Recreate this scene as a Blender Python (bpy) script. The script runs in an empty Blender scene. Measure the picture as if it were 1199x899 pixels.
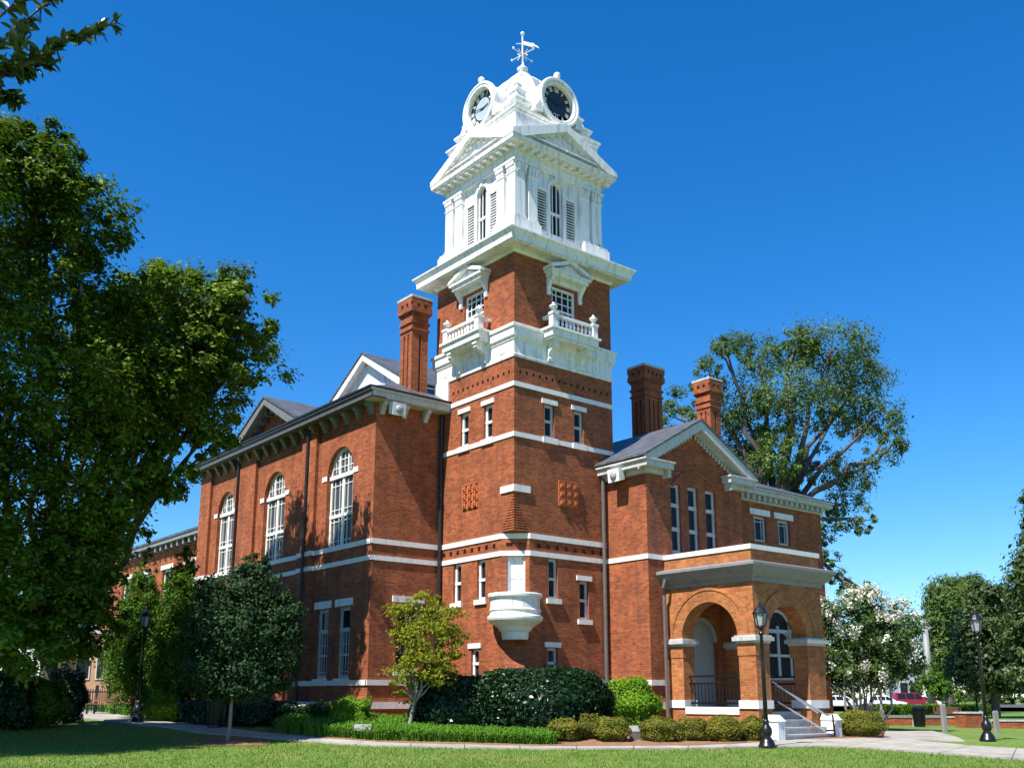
import bpy, bmesh, math, random
import numpy as np
from mathutils import Vector, Matrix

random.seed(7)
R = math.radians
scene = bpy.context.scene
COL = scene.collection

# ------------------------------------------------------------------ camera, world, sun, exposure
CX, CY, CZ = -19.649, -24.105, 1.4
PITCH, YAW, ROLL = R(12.798), R(50.936), R(0.07)
FPX, PPX, PPY = 1161.6, 599.5, 550.83
FW = Vector((math.cos(YAW) * math.cos(PITCH), math.sin(YAW) * math.cos(PITCH), math.sin(PITCH)))
RT0 = Vector((math.sin(YAW), -math.cos(YAW), 0))
UP0 = RT0.cross(FW)
RT = RT0 * math.cos(ROLL) + UP0 * math.sin(ROLL)
UP = UP0 * math.cos(ROLL) - RT0 * math.sin(ROLL)
cam_d = bpy.data.cameras.new('camera')
cam = bpy.data.objects.new('camera', cam_d)
COL.objects.link(cam)
m = Matrix((RT, UP, -FW)).transposed().to_4x4()
m.translation = Vector((CX, CY, CZ))
cam.matrix_world = m
cam_d.sensor_width = 36
cam_d.lens = FPX / 1199 * 36
cam_d.shift_y = (PPY - 449.5) / 1199
cam_d.clip_end = 3000
cam_d.clip_start = 0.1
scene.camera = cam

SUN_D = Vector((1.0, 0.19, -1.5)).normalized()      # direction in which the light travels
sun_d = bpy.data.lights.new('sun', 'SUN')
sun_d.energy = 5.0
sun_d.angle = R(0.53)
sun_d.color = (1.0, 0.95, 0.87)
sun = bpy.data.objects.new('sun', sun_d)
COL.objects.link(sun)
sun.rotation_euler = SUN_D.to_track_quat('-Z', 'Y').to_euler()

world = bpy.data.worlds.new('World')
scene.world = world
world.use_nodes = True
wn, wl = world.node_tree.nodes, world.node_tree.links
bg = wn['Background']
sky = wn.new('ShaderNodeTexSky')
sky.sky_type = 'NISHITA'
sky.sun_disc = False
sky.sun_elevation = math.asin(-SUN_D.z)
sky.sun_rotation = math.atan2(-SUN_D.x, -SUN_D.y)
sky.altitude = 0
sky.air_density = 1.1
sky.dust_density = 0.0
sky.ozone_density = 10.0
hs = wn.new('ShaderNodeHueSaturation')
hs.inputs['Saturation'].default_value = 1.23
hs.inputs['Hue'].default_value = .502
wl.new(sky.outputs[0], hs.inputs['Color'])
wl.new(hs.outputs[0], bg.inputs['Color'])
bg.inputs['Strength'].default_value = 0.096
scene.view_settings.view_transform = 'Standard'
scene.view_settings.look = 'None'
scene.view_settings.exposure = 1.0
scene.view_settings.gamma = 1
scene.view_settings.use_curve_mapping = False


def at(px, py, t):
    """point seen at photo pixel (px, py), t metres ahead of the camera on the ground plan"""
    d = FW + RT * ((px - PPX) / FPX) - UP * ((py - PPY) / FPX)
    h = Vector((math.cos(YAW), math.sin(YAW), 0))
    return Vector((CX, CY, CZ)) + d * (t / d.dot(h))


def st(x, y):
    dx, dy = x - CX, y - CY
    return dx * math.sin(YAW) - dy * math.cos(YAW), dx * math.cos(YAW) + dy * math.sin(YAW)


def clamp(x, a=0., b=1.):
    return max(a, min(b, x))


def sm(a, b, x):
    x = clamp((x - a) / (b - a))
    return x * x * (3 - 2 * x)


def G(x, y):
    """ground height"""
    s, t = st(x, y)
    g = -.05 + .16 * clamp((t - 22) / 6) - .02 * clamp((22 - t) / 20)
    L = sm(6, 1.5, s)
    g += L * (.36 * clamp((t - 28) / 3.5) + .22 * clamp((t - 31.5) / 12))
    g += (1 - L) * (.04 * clamp((t - 29) / 2) - .1 * clamp((t - 33) / 8))
    return g


def gat(px, py):
    """ground point under a photo pixel"""
    t = 30.
    for _ in range(60):
        p = at(px, py, t)
        g = G(p.x, p.y)
        drop = CZ - p.z
        if drop <= .001:
            t *= 1.2
            continue
        t += ((CZ - g) / drop * t - t) * .5
    p = at(px, py, t)
    p.z = G(p.x, p.y)
    return p


# ------------------------------------------------------------------ materials
def new_mat(name):
    m = bpy.data.materials.new(name)
    m.use_nodes = True
    nt = m.node_tree
    return m, nt.nodes, nt.links, nt.nodes['Principled BSDF']


def simple(name, rgb, rough=.6, var=.12, scale=4., metal=0., bump=0., spec=.5, fine=None):
    m, n, l, b = new_mat(name)
    geo = n.new('ShaderNodeNewGeometry')
    no = n.new('ShaderNodeTexNoise')
    no.inputs['Scale'].default_value = scale
    no.inputs['Detail'].default_value = 6
    no.inputs['Roughness'].default_value = .65
    l.new(geo.outputs['Position'], no.inputs['Vector'])
    mx = n.new('ShaderNodeMix')
    mx.data_type = 'RGBA'
    mx.inputs['A'].default_value = tuple(c * (1 - var) for c in rgb) + (1,)
    mx.inputs['B'].default_value = tuple(min(1, c * (1 + var)) for c in rgb) + (1,)
    mr = n.new('ShaderNodeMapRange')
    mr.inputs['From Min'].default_value = .3
    mr.inputs['From Max'].default_value = .7
    l.new(no.outputs['Fac'], mr.inputs['Value'])
    l.new(mr.outputs[0], mx.inputs['Factor'])
    l.new(mx.outputs['Result'], b.inputs['Base Color'])
    b.inputs['Roughness'].default_value = rough
    b.inputs['Metallic'].default_value = metal
    b.inputs['Specular IOR Level'].default_value = spec
    if bump:
        bp = n.new('ShaderNodeBump')
        bp.inputs['Strength'].default_value = bump
        bp.inputs['Distance'].default_value = .02
        no2 = n.new('ShaderNodeTexNoise')
        no2.inputs['Scale'].default_value = fine or scale * 8
        no2.inputs['Detail'].default_value = 4
        l.new(geo.outputs['Position'], no2.inputs['Vector'])
        l.new(no2.outputs['Fac'], bp.inputs['Height'])
        l.new(bp.outputs[0], b.inputs['Normal'])
    return m


def painted(name, rgb, streak=.18):
    """weathered paint: faint vertical rain streaks and blotches of grime"""
    m, n, l, b = new_mat(name)
    geo = n.new('ShaderNodeNewGeometry')
    mp = n.new('ShaderNodeVectorMath')
    mp.operation = 'MULTIPLY'
    mp.inputs[1].default_value = (6, 6, .7)
    l.new(geo.outputs['Position'], mp.inputs[0])
    no = n.new('ShaderNodeTexNoise')
    no.inputs['Scale'].default_value = 1.
    no.inputs['Detail'].default_value = 8
    no.inputs['Roughness'].default_value = .7
    l.new(mp.outputs[0], no.inputs['Vector'])
    mr = n.new('ShaderNodeMapRange')
    mr.inputs['From Min'].default_value = .5
    mr.inputs['From Max'].default_value = .8
    mr.inputs['To Max'].default_value = 1
    l.new(no.outputs['Fac'], mr.inputs['Value'])
    mx = n.new('ShaderNodeMix')
    mx.data_type = 'RGBA'
    mx.inputs['A'].default_value = rgb + (1,)
    mx.inputs['B'].default_value = tuple(c * (1 - streak * 2) for c in rgb) + (1,)
    l.new(mr.outputs[0], mx.inputs['Factor'])
    l.new(mx.outputs['Result'], b.inputs['Base Color'])
    b.inputs['Roughness'].default_value = .55
    return m


def brick_mat(name, c1, c2, dark, mortar):
    m, n, l, b = new_mat(name)
    geo = n.new('ShaderNodeNewGeometry')
    sp = n.new('ShaderNodeSeparateXYZ')
    l.new(geo.outputs['Position'], sp.inputs[0])
    sn = n.new('ShaderNodeSeparateXYZ')
    l.new(geo.outputs['True Normal'], sn.inputs[0])
    ab = n.new('ShaderNodeMath')
    ab.operation = 'ABSOLUTE'
    l.new(sn.outputs['X'], ab.inputs[0])
    gt = n.new('ShaderNodeMath')
    gt.operation = 'GREATER_THAN'
    gt.inputs[1].default_value = .6
    l.new(ab.outputs[0], gt.inputs[0])
    mu = n.new('ShaderNodeMix')
    l.new(gt.outputs[0], mu.inputs['Factor'])
    l.new(sp.outputs['X'], mu.inputs['A'])
    l.new(sp.outputs['Y'], mu.inputs['B'])
    cb = n.new('ShaderNodeCombineXYZ')
    l.new(mu.outputs['Result'], cb.inputs['X'])
    l.new(sp.outputs['Z'], cb.inputs['Y'])
    br = n.new('ShaderNodeTexBrick')
    br.inputs['Scale'].default_value = 1
    br.inputs['Brick Width'].default_value = .215
    br.inputs['Row Height'].default_value = .074
    br.inputs['Mortar Size'].default_value = .0065
    br.inputs['Mortar Smooth'].default_value = .2
    br.inputs['Bias'].default_value = -.1
    br.inputs['Color1'].default_value = c1 + (1,)
    br.inputs['Color2'].default_value = c2 + (1,)
    br.inputs['Mortar'].default_value = mortar + (1,)
    l.new(cb.outputs[0], br.inputs['Vector'])
    # burnt headers: short dark dashes along the courses
    vm = n.new('ShaderNodeVectorMath')
    vm.operation = 'MULTIPLY'
    vm.inputs[1].default_value = (7, 13.5, 1)
    l.new(cb.outputs[0], vm.inputs[0])
    n1 = n.new('ShaderNodeTexNoise')
    n1.inputs['Scale'].default_value = 1
    n1.inputs['Detail'].default_value = 2
    l.new(vm.outputs[0], n1.inputs['Vector'])
    r1 = n.new('ShaderNodeMapRange')
    r1.inputs['From Min'].default_value = .52
    r1.inputs['From Max'].default_value = .72
    r1.inputs['To Max'].default_value = .55
    l.new(n1.outputs['Fac'], r1.inputs['Value'])
    m1 = n.new('ShaderNodeMix')
    m1.data_type = 'RGBA'
    l.new(r1.outputs[0], m1.inputs['Factor'])
    l.new(br.outputs['Color'], m1.inputs['A'])
    m1.inputs['B'].default_value = dark + (1,)
    # large weathering patches
    n2 = n.new('ShaderNodeTexNoise')
    n2.inputs['Scale'].default_value = 1.5
    n2.inputs['Detail'].default_value = 7
    n2.inputs['Roughness'].default_value = .7
    l.new(geo.outputs['Position'], n2.inputs['Vector'])
    r2 = n.new('ShaderNodeMapRange')
    r2.inputs['From Min'].default_value = .3
    r2.inputs['From Max'].default_value = .7
    r2.inputs['To Min'].default_value = .66
    r2.inputs['To Max'].default_value = 1.28
    l.new(n2.outputs['Fac'], r2.inputs['Value'])
    m2 = n.new('ShaderNodeMix')
    m2.data_type = 'RGBA'
    m2.blend_type = 'MULTIPLY'
    m2.inputs['Factor'].default_value = 1
    l.new(m1.outputs['Result'], m2.inputs['A'])
    l.new(r2.outputs[0], m2.inputs['B'])
    v3 = n.new('ShaderNodeVectorMath')
    v3.operation = 'MULTIPLY'
    v3.inputs[1].default_value = (2.6, 2.6, .22)
    l.new(geo.outputs['Position'], v3.inputs[0])
    n3 = n.new('ShaderNodeTexNoise')
    n3.inputs['Scale'].default_value = 1
    n3.inputs['Detail'].default_value = 8
    n3.inputs['Roughness'].default_value = .65
    l.new(v3.outputs[0], n3.inputs['Vector'])
    r3 = n.new('ShaderNodeMapRange')
    r3.inputs['From Min'].default_value = .48
    r3.inputs['From Max'].default_value = .78
    r3.inputs['To Max'].default_value = .7
    l.new(n3.outputs['Fac'], r3.inputs['Value'])
    m3 = n.new('ShaderNodeMix')
    m3.data_type = 'RGBA'
    l.new(r3.outputs[0], m3.inputs['Factor'])
    l.new(m2.outputs['Result'], m3.inputs['A'])
    m3.inputs['B'].default_value = tuple(c * 1.35 for c in dark) + (1,)
    l.new(m3.outputs['Result'], b.inputs['Base Color'])
    b.inputs['Roughness'].default_value = .85
    b.inputs['Specular IOR Level'].default_value = .25
    bp = n.new('ShaderNodeBump')
    bp.inputs['Strength'].default_value = .5
    bp.inputs['Distance'].default_value = .008
    sb = n.new('ShaderNodeMath')
    sb.operation = 'SUBTRACT'
    l.new(n1.outputs['Fac'], sb.inputs[0])
    l.new(br.outputs['Fac'], sb.inputs[1])
    l.new(sb.outputs[0], bp.inputs['Height'])
    l.new(bp.outputs[0], b.inputs['Normal'])
    return m


def leaf_mat(name, c_lo, c_hi, trans=(.12, .2, .02), tf=.25, rough=.5, spec=.4, noise=.5):
    spec *= .45
    rough = min(1, rough + .12)
    m, n, l, b = new_mat(name)
    geo = n.new('ShaderNodeNewGeometry')
    no = n.new('ShaderNodeTexNoise')
    no.inputs['Scale'].default_value = noise
    no.inputs['Detail'].default_value = 3
    l.new(geo.outputs['Position'], no.inputs['Vector'])
    ad = n.new('ShaderNodeMath')
    ad.operation = 'MULTIPLY_ADD'
    ad.inputs[1].default_value = .55
    l.new(geo.outputs['Random Per Island'], ad.inputs[0])
    mr = n.new('ShaderNodeMapRange')
    mr.inputs['From Min'].default_value = .3
    mr.inputs['From Max'].default_value = .7
    mr.inputs['To Max'].default_value = .45
    l.new(no.outputs['Fac'], mr.inputs['Value'])
    l.new(mr.outputs[0], ad.inputs[2])
    mx = n.new('ShaderNodeMix')
    mx.data_type = 'RGBA'
    mx.inputs['A'].default_value = c_lo + (1,)
    mx.inputs['B'].default_value = c_hi + (1,)
    l.new(ad.outputs[0], mx.inputs['Factor'])
    l.new(mx.outputs['Result'], b.inputs['Base Color'])
    b.inputs['Roughness'].default_value = rough
    b.inputs['Specular IOR Level'].default_value = spec
    tr = n.new('ShaderNodeBsdfTranslucent')
    tr.inputs['Color'].default_value = trans + (1,)
    ms = n.new('ShaderNodeMixShader')
    ms.inputs['Fac'].default_value = tf
    l.new(b.outputs[0], ms.inputs[1])
    l.new(tr.outputs[0], ms.inputs[2])
    l.new(ms.outputs[0], n['Material Output'].inputs['Surface'])
    return m


def grass_mat():
    m, n, l, b = new_mat('lawn_grass')
    geo = n.new('ShaderNodeNewGeometry')
    n1 = n.new('ShaderNodeTexNoise')
    n1.inputs['Scale'].default_value = .55
    n1.inputs['Detail'].default_value = 8
    n1.inputs['Roughness'].default_value = .7
    l.new(geo.outputs['Position'], n1.inputs['Vector'])
    cr = n.new('ShaderNodeValToRGB')
    e = cr.color_ramp.elements
    e[0].position = .32
    e[0].color = (.075, .15, .022, 1)
    e[1].position = .72
    e[1].color = (.21, .19, .06, 1)
    x = cr.color_ramp.elements.new(.52)
    x.color = (.115, .185, .035, 1)
    l.new(n1.outputs['Fac'], cr.inputs['Fac'])
    n2 = n.new('ShaderNodeTexNoise')
    n2.inputs['Scale'].default_value = 14
    n2.inputs['Detail'].default_value = 5
    l.new(geo.outputs['Position'], n2.inputs['Vector'])
    mr = n.new('ShaderNodeMapRange')
    mr.inputs['From Min'].default_value = .3
    mr.inputs['From Max'].default_value = .7
    mr.inputs['To Min'].default_value = .6
    mr.inputs['To Max'].default_value = 1.25
    l.new(n2.outputs['Fac'], mr.inputs['Value'])
    mx = n.new('ShaderNodeMix')
    mx.data_type = 'RGBA'
    mx.blend_type = 'MULTIPLY'
    mx.inputs['Factor'].default_value = 1
    l.new(cr.outputs['Color'], mx.inputs['A'])
    l.new(mr.outputs[0], mx.inputs['B'])
    l.new(mx.outputs['Result'], b.inputs['Base Color'])
    b.inputs['Roughness'].default_value = .9
    b.inputs['Specular IOR Level'].default_value = .15
    bp = n.new('ShaderNodeBump')
    bp.inputs['Strength'].default_value = .8
    bp.inputs['Distance'].default_value = .04
    l.new(n2.outputs['Fac'], bp.inputs['Height'])
    l.new(bp.outputs[0], b.inputs['Normal'])
    return m


def path_mat():
    m = simple('concrete_path', (.28, .262, .222), .85, .28, 1.3, bump=.2)
    n, l = m.node_tree.nodes, m.node_tree.links
    b = n['Principled BSDF']
    src = b.inputs['Base Color'].links[0].from_socket
    uv = n.new('ShaderNodeUVMap')
    sp = n.new('ShaderNodeSeparateXYZ')
    l.new(uv.outputs[0], sp.inputs[0])
    dv = n.new('ShaderNodeMath')
    dv.operation = 'DIVIDE'
    dv.inputs[1].default_value = 1.5
    l.new(sp.outputs['X'], dv.inputs[0])
    fr = n.new('ShaderNodeMath')
    fr.operation = 'FRACT'
    l.new(dv.outputs[0], fr.inputs[0])
    lt = n.new('ShaderNodeMath')
    lt.operation = 'LESS_THAN'
    lt.inputs[1].default_value = .022
    l.new(fr.outputs[0], lt.inputs[0])
    mx = n.new('ShaderNodeMix')
    mx.data_type = 'RGBA'
    l.new(lt.outputs[0], mx.inputs['Factor'])
    l.new(src, mx.inputs['A'])
    mx.inputs['B'].default_value = (.10, .09, .075, 1)
    l.new(mx.outputs['Result'], b.inputs['Base Color'])
    return m


def slate_mat():
    m, n, l, b = new_mat('slate_roof')
    geo = n.new('ShaderNodeNewGeometry')
    sp = n.new('ShaderNodeSeparateXYZ')
    l.new(geo.outputs['Position'], sp.inputs[0])
    ad = n.new('ShaderNodeMath')
    l.new(sp.outputs['X'], ad.inputs[0])
    l.new(sp.outputs['Y'], ad.inputs[1])
    cb = n.new('ShaderNodeCombineXYZ')
    l.new(ad.outputs[0], cb.inputs['X'])
    l.new(sp.outputs['Z'], cb.inputs['Y'])
    br = n.new('ShaderNodeTexBrick')
    br.inputs['Scale'].default_value = 1
    br.inputs['Brick Width'].default_value = .3
    br.inputs['Row Height'].default_value = .1
    br.inputs['Mortar Size'].default_value = .008
    br.inputs['Color1'].default_value = (.055, .06, .07, 1)
    br.inputs['Color2'].default_value = (.11, .115, .125, 1)
    br.inputs['Mortar'].default_value = (.02, .02, .022, 1)
    l.new(cb.outputs[0], br.inputs['Vector'])
    l.new(br.outputs['Color'], b.inputs['Base Color'])
    b.inputs['Roughness'].default_value = .5
    return m


def glass_mat(name, rgb=(.012, .016, .02), rough=.06, wav=.25):
    m, n, l, b = new_mat(name)
    geo = n.new('ShaderNodeNewGeometry')
    no = n.new('ShaderNodeTexNoise')
    no.inputs['Scale'].default_value = 1.3
    l.new(geo.outputs['Position'], no.inputs['Vector'])
    bp = n.new('ShaderNodeBump')
    bp.inputs['Strength'].default_value = wav
    bp.inputs['Distance'].default_value = .03
    l.new(no.outputs['Fac'], bp.inputs['Height'])
    l.new(bp.outputs[0], b.inputs['Normal'])
    b.inputs['Base Color'].default_value = rgb + (1,)
    b.inputs['Roughness'].default_value = rough
    b.inputs['Specular IOR Level'].default_value = .12
    return m


M = dict(
    brick=brick_mat('brick', (.36, .092, .028), (.20, .046, .017), (.070, .030, .021), (.25, .14, .085)),
    porch_brick=brick_mat('porch_brick', (.43, .155, .042), (.29, .080, .026), (.15, .055, .025), (.30, .19, .11)),
    terracotta=simple('terracotta', (.42, .11, .035), .7, .25, 9, bump=.3),
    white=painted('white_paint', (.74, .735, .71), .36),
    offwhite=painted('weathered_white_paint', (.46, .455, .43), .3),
    stone=painted('pale_stone', (.70, .685, .65), .2),
    greystone=painted('grey_stone', (.44, .43, .41), .3),
    postgrey=painted('weathered_grey_post', (.22, .225, .22), .3),
    greytrim=painted('grey_metal_trim', (.20, .20, .205), .25),
    fascia=painted('dark_grey_fascia', (.085, .085, .09), .25),
    domegrey=painted('weathered_dome_paint', (.46, .46, .45), .3),
    bracket=painted('shade_darkened_grey', (.15, .15, .14), .3),  # grey trim, with the shade under the eaves darkened into its colour
    path=path_mat(),
    concrete=simple('concrete', (.28, .262, .222), .85, .3, 1.3, bump=.2),
    stepstone=simple('step_concrete', (.36, .355, .34), .85, .2, 5, bump=.2),
    slate=slate_mat(),
    glass=glass_mat('window_glass'),
    tallglass=glass_mat('curtained_glass', (.045, .05, .055), .12),
    dark=simple('dark_metal', (.012, .012, .013), .45, .2, 6),
    pipe=simple('brown_downspout', (.10, .09, .085), .5, .2, 4),
    black=simple('black_iron', (.008, .008, .009), .3, .3, 5),
    steel=simple('steel_rail', (.55, .55, .56), .3, .1, 8, metal=.8),
    lampglass=simple('frosted_glass', (.30, .31, .32), .15, .1, 8),
    panelgrey=painted('pale_alcove_panel', (.28, .285, .29), .08),
    void=simple('dark_void', (.01, .008, .007), .9),
    mulch=simple('pine_straw_mulch', (.21, .10, .05), .95, .4, 8, bump=.8, fine=30),
    bark=simple('tree_bark', (.085, .07, .058), .9, .35, 7, bump=.8, fine=25),
    palebark=simple('pale_bark', (.24, .21, .18), .85, .3, 9, bump=.6, fine=30),
    asphalt=simple('asphalt', (.055, .055, .057), .9, .2, 2, bump=.2),
    grass=grass_mat(),
    blade=leaf_mat('grass_blade', (.08, .155, .022), (.175, .24, .045), (.2, .28, .05), .3, .7, .2, .6),
    liriope=leaf_mat('liriope_blade', (.045, .14, .012), (.14, .30, .03), (.2, .4, .03), .3, .45, .4, .8),
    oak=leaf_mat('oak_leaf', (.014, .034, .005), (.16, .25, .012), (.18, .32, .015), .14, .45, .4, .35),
    magnolia=leaf_mat('magnolia_leaf', (.012, .03, .008), (.05, .085, .02), (.05, .09, .01), .12, .22, .6, .8),
    farmag=leaf_mat('far_magnolia_leaf', (.022, .045, .014), (.085, .125, .035), (.1, .15, .02), .18, .35, .6, .5),
    maple=leaf_mat('maple_leaf', (.06, .115, .010), (.30, .29, .022), (.35, .36, .03), .35, .55, .3, .9),
    holly=leaf_mat('holly_leaf', (.012, .034, .012), (.036, .078, .024), (.04, .08, .015), .13, .45, .3, .6),
    cypress=leaf_mat('arborvitae_leaf', (.022, .070, .006), (.10, .20, .016), (.12, .22, .02), .2, .6, .3, .8),
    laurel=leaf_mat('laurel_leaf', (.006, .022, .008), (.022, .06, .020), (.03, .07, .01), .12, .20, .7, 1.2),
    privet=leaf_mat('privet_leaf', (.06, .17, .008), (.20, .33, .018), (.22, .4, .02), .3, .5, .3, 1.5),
    boxwood=leaf_mat('boxwood_leaf', (.045, .085, .012), (.22, .19, .024), (.2, .22, .03), .25, .55, .3, 2.5),
    pecan=leaf_mat('pecan_leaf', (.034, .07, .018), (.13, .205, .045), (.12, .18, .03), .22, .5, .4, .22),
    myrtle=leaf_mat('crepe_myrtle_leaf', (.02, .055, .012), (.07, .125, .025), (.1, .18, .02), .2, .5, .4, .7),
    blossom=leaf_mat('white_blossom', (.58, .56, .44), (.80, .78, .68), (.6, .6, .5), .25, .7, .2, 2),
    flower=leaf_mat('small_white_flower', (.6, .6, .55), (.8, .8, .78), (.6, .6, .5), .2, .7, .2, 2),
    carwhite=simple('white_car_paint', (.75, .76, .78), .2, .03, 2),
    carred=simple('maroon_car_paint', (.22, .012, .03), .2, .05, 2),
    rubber=simple('tyre_rubber', (.02, .02, .02), .8),
    wood=simple('bench_wood', (.16, .07, .04), .6, .25, 6),
    numeral=simple('clock_numeral', (.75, .74, .68), .5, .05),
    dialblack=simple('clock_dial_black', (.016, .016, .018), .35, .1),
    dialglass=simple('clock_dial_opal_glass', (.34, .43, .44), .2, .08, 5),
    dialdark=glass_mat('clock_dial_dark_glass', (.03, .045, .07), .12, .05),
    tanwall=simple('tan_stucco', (.42, .24, .15), .85, .15, 1),
    greywall=simple('grey_cladding', (.32, .33, .35), .8, .15, .5),
    fardark=leaf_mat('far_tree_leaf', (.02, .04, .014), (.055, .085, .025), (.06, .1, .02), .2, .6, .3, .1),
)


# ------------------------------------------------------------------ mesh builder
class MB:
    def __init__(self):
        self.bm = bmesh.new()

    def face(self, pts):
        vs = [self.bm.verts.new(p) for p in pts]
        try:
            return self.bm.faces.new(vs)
        except ValueError:
            return None

    def hexa(self, a, b):
        """prism between two equal loops of points"""
        va = [self.bm.verts.new(p) for p in a]
        vb = [self.bm.verts.new(p) for p in b]
        n = len(va)
        self.bm.faces.new(va)
        self.bm.faces.new(vb[::-1])
        for i in range(n):
            j = (i + 1) % n
            self.bm.faces.new((va[i], vb[i], vb[j], va[j]))
        return self

    def box(self, x0, x1, y0, y1, z0, z1):
        return self.hexa([(x0, y0, z0), (x1, y0, z0), (x1, y1, z0), (x0, y1, z0)],
                         [(x0, y0, z1), (x1, y0, z1), (x1, y1, z1), (x0, y1, z1)])

    def fbox(self, fr, u0, u1, z0, z1, d0, d1):
        q = [(u0, z0), (u1, z0), (u1, z1), (u0, z1)]
        return self.hexa([fr(u, z, d0) for u, z in q], [fr(u, z, d1) for u, z in q])

    def fprism(self, fr, poly, d0, d1):
        return self.hexa([fr(u, z, d0) for u, z in poly], [fr(u, z, d1) for u, z in poly])

    def farc(self, fr, uc, zc, r0, r1, d0, d1, a0=0, a1=180, n=16):
        for i in range(n):
            A, B = R(a0 + (a1 - a0) * i / n), R(a0 + (a1 - a0) * (i + 1) / n)
            q = [(uc + r * math.cos(a), zc + r * math.sin(a)) for r, a in ((r0, A), (r1, A), (r1, B), (r0, B))]
            self.fprism(fr, q, d0, d1)
        return self

    def loops(self, rings, cap=True):
        vs = [[self.bm.verts.new(p) for p in r] for r in rings]
        n = len(vs[0])
        for a, b in zip(vs, vs[1:]):
            for i in range(n):
                j = (i + 1) % n
                self.bm.faces.new((a[i], a[j], b[j], b[i]))
        if cap:
            self.bm.faces.new(vs[0][::-1])
            self.bm.faces.new(vs[-1])
        return self

    def lathe(self, c, prof, n=16, axis=(0, 0, 1), cap=True, off=0.):
        ax = Vector(axis).normalized()
        a = ax.orthogonal().normalized() if abs(ax.z) < .999 else Vector((1, 0, 0))
        b = ax.cross(a)
        c = Vector(c)
        return self.loops([[c + ax * h + (a * math.cos(2 * math.pi * (i + off) / n) + b * math.sin(2 * math.pi * (i + off) / n)) * r
                            for i in range(n)] for r, h in prof], cap)

    def flathe(self, fr, uc, zc, prof, n=32, cap=True):
        return self.loops([[fr(uc + r * math.cos(2 * math.pi * i / n), zc + r * math.sin(2 * math.pi * i / n), d)
                            for i in range(n)] for r, d in prof], cap)

    def sq(self, cx, cy, prof, cap=True):
        """square lathe: profile of (half width, z)"""
        return self.loops([[(cx - h, cy - h, z), (cx + h, cy - h, z), (cx + h, cy + h, z), (cx - h, cy + h, z)]
                           for h, z in prof], cap)

    def tube(self, pts, rad, n=8):
        pts = [Vector(p) for p in pts]
        if not isinstance(rad, (list, tuple)):
            rad = [rad] * len(pts)
        rings = []
        ref = None
        for i, p in enumerate(pts):
            t = (pts[min(i + 1, len(pts) - 1)] - pts[max(i - 1, 0)])
            t = t.normalized() if t.length > 1e-9 else Vector((0, 0, 1))
            if ref is None:
                ref = t.orthogonal().normalized()
            a = (ref - t * ref.dot(t))
            a = a.normalized() if a.length > 1e-6 else t.orthogonal().normalized()
            ref = a
            b = t.cross(a)
            rings.append([p + (a * math.cos(2 * math.pi * k / n) + b * math.sin(2 * math.pi * k / n)) * rad[i] for k in range(n)])
        return self.loops(rings)

    def ball(self, c, r, n=12):
        k = n // 2
        return self.lathe(c, [(max(r * math.sin(math.pi * i / k), .0008), -r * math.cos(math.pi * i / k)) for i in range(k + 1)], n)

    def wall(self, fr, outline, holes=(), depth=.2, back=False):
        """flat sheet with openings; each opening gets reveals running inward"""
        bm = bmesh.new()
        edges = []
        for lp in [outline] + [h[0] if isinstance(h, tuple) else h for h in holes]:
            vs = [bm.verts.new((u, z, 0)) for u, z in lp]
            for i in range(len(vs)):
                edges.append(bm.edges.new((vs[i], vs[(i + 1) % len(vs)])))
        bmesh.ops.triangle_fill(bm, use_beauty=True, use_dissolve=False, edges=edges, normal=(0, 0, 1))
        mp = {}
        for f in bm.faces:
            vs = []
            for v in f.verts:
                if v not in mp:
                    mp[v] = self.bm.verts.new(fr(v.co.x, v.co.y, 0))
                vs.append(mp[v])
            self.bm.faces.new(vs)
        bm.free()
        for h in holes:
            lp, dp, bk = (h if isinstance(h, tuple) else (h, depth, back))
            n = len(lp)
            for i in range(n):
                a, b = lp[i], lp[(i + 1) % n]
                self.face([fr(*a, 0), fr(*b, 0), fr(*b, -dp), fr(*a, -dp)])
            if bk:
                self.face([fr(u, z, -dp) for u, z in lp])
        return self

    def build(self, name, mat, parent=None, smooth=False, norm=True, loc=None):
        if norm:
            bmesh.ops.recalc_face_normals(self.bm, faces=self.bm.faces)
        me = bpy.data.meshes.new(name)
        off = Vector((0, 0, 0))
        if parent is not None:
            q = parent
            while q is not None:
                off += q.location
                q = q.parent
        elif loc is not None:
            off = Vector(loc)
        if off.length:
            bmesh.ops.translate(self.bm, verts=self.bm.verts, vec=-off)
        self.bm.to_mesh(me)
        self.bm.free()
        me.materials.append(mat)
        if smooth:
            for p in me.polygons:
                p.use_smooth = True
        o = bpy.data.objects.new(name, me)
        COL.objects.link(o)
        if parent is not None:
            o.parent = parent
        elif loc is not None:
            o.location = loc
        return o


def thing(name, label, cat, loc=(0, 0, 0), group=None):
    o = bpy.data.objects.new(name, None)
    o.empty_display_size = .3
    COL.objects.link(o)
    o.location = loc
    tag(o, label, cat, group)
    return o


def tag(o, label=None, cat=None, group=None, kind=None):
    if label: o['label'] = label
    if cat: o['category'] = cat
    if group: o['group'] = group
    if kind: o['kind'] = kind
    return o


def copy_thing(src, loc, label, rz=0., scale=None):
    r = src.copy()
    COL.objects.link(r)
    r.location = loc
    r.rotation_euler = (0, 0, rz)
    if scale is not None:
        r.scale = scale if isinstance(scale, (tuple, list)) else (scale,) * 3
    r['label'] = label
    for c in list(src.children):
        k = c.copy()
        COL.objects.link(k)
        k.parent = r
        for g in list(c.children):
            q = g.copy()
            COL.objects.link(q)
            q.parent = k
    return r


def FX(x0):                 # wall looking towards -X: u runs along Y
    return lambda u, z, d: (x0 - d, u, z)


def FXp(x0):                # wall looking towards +X
    return lambda u, z, d: (x0 + d, u, z)


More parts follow.
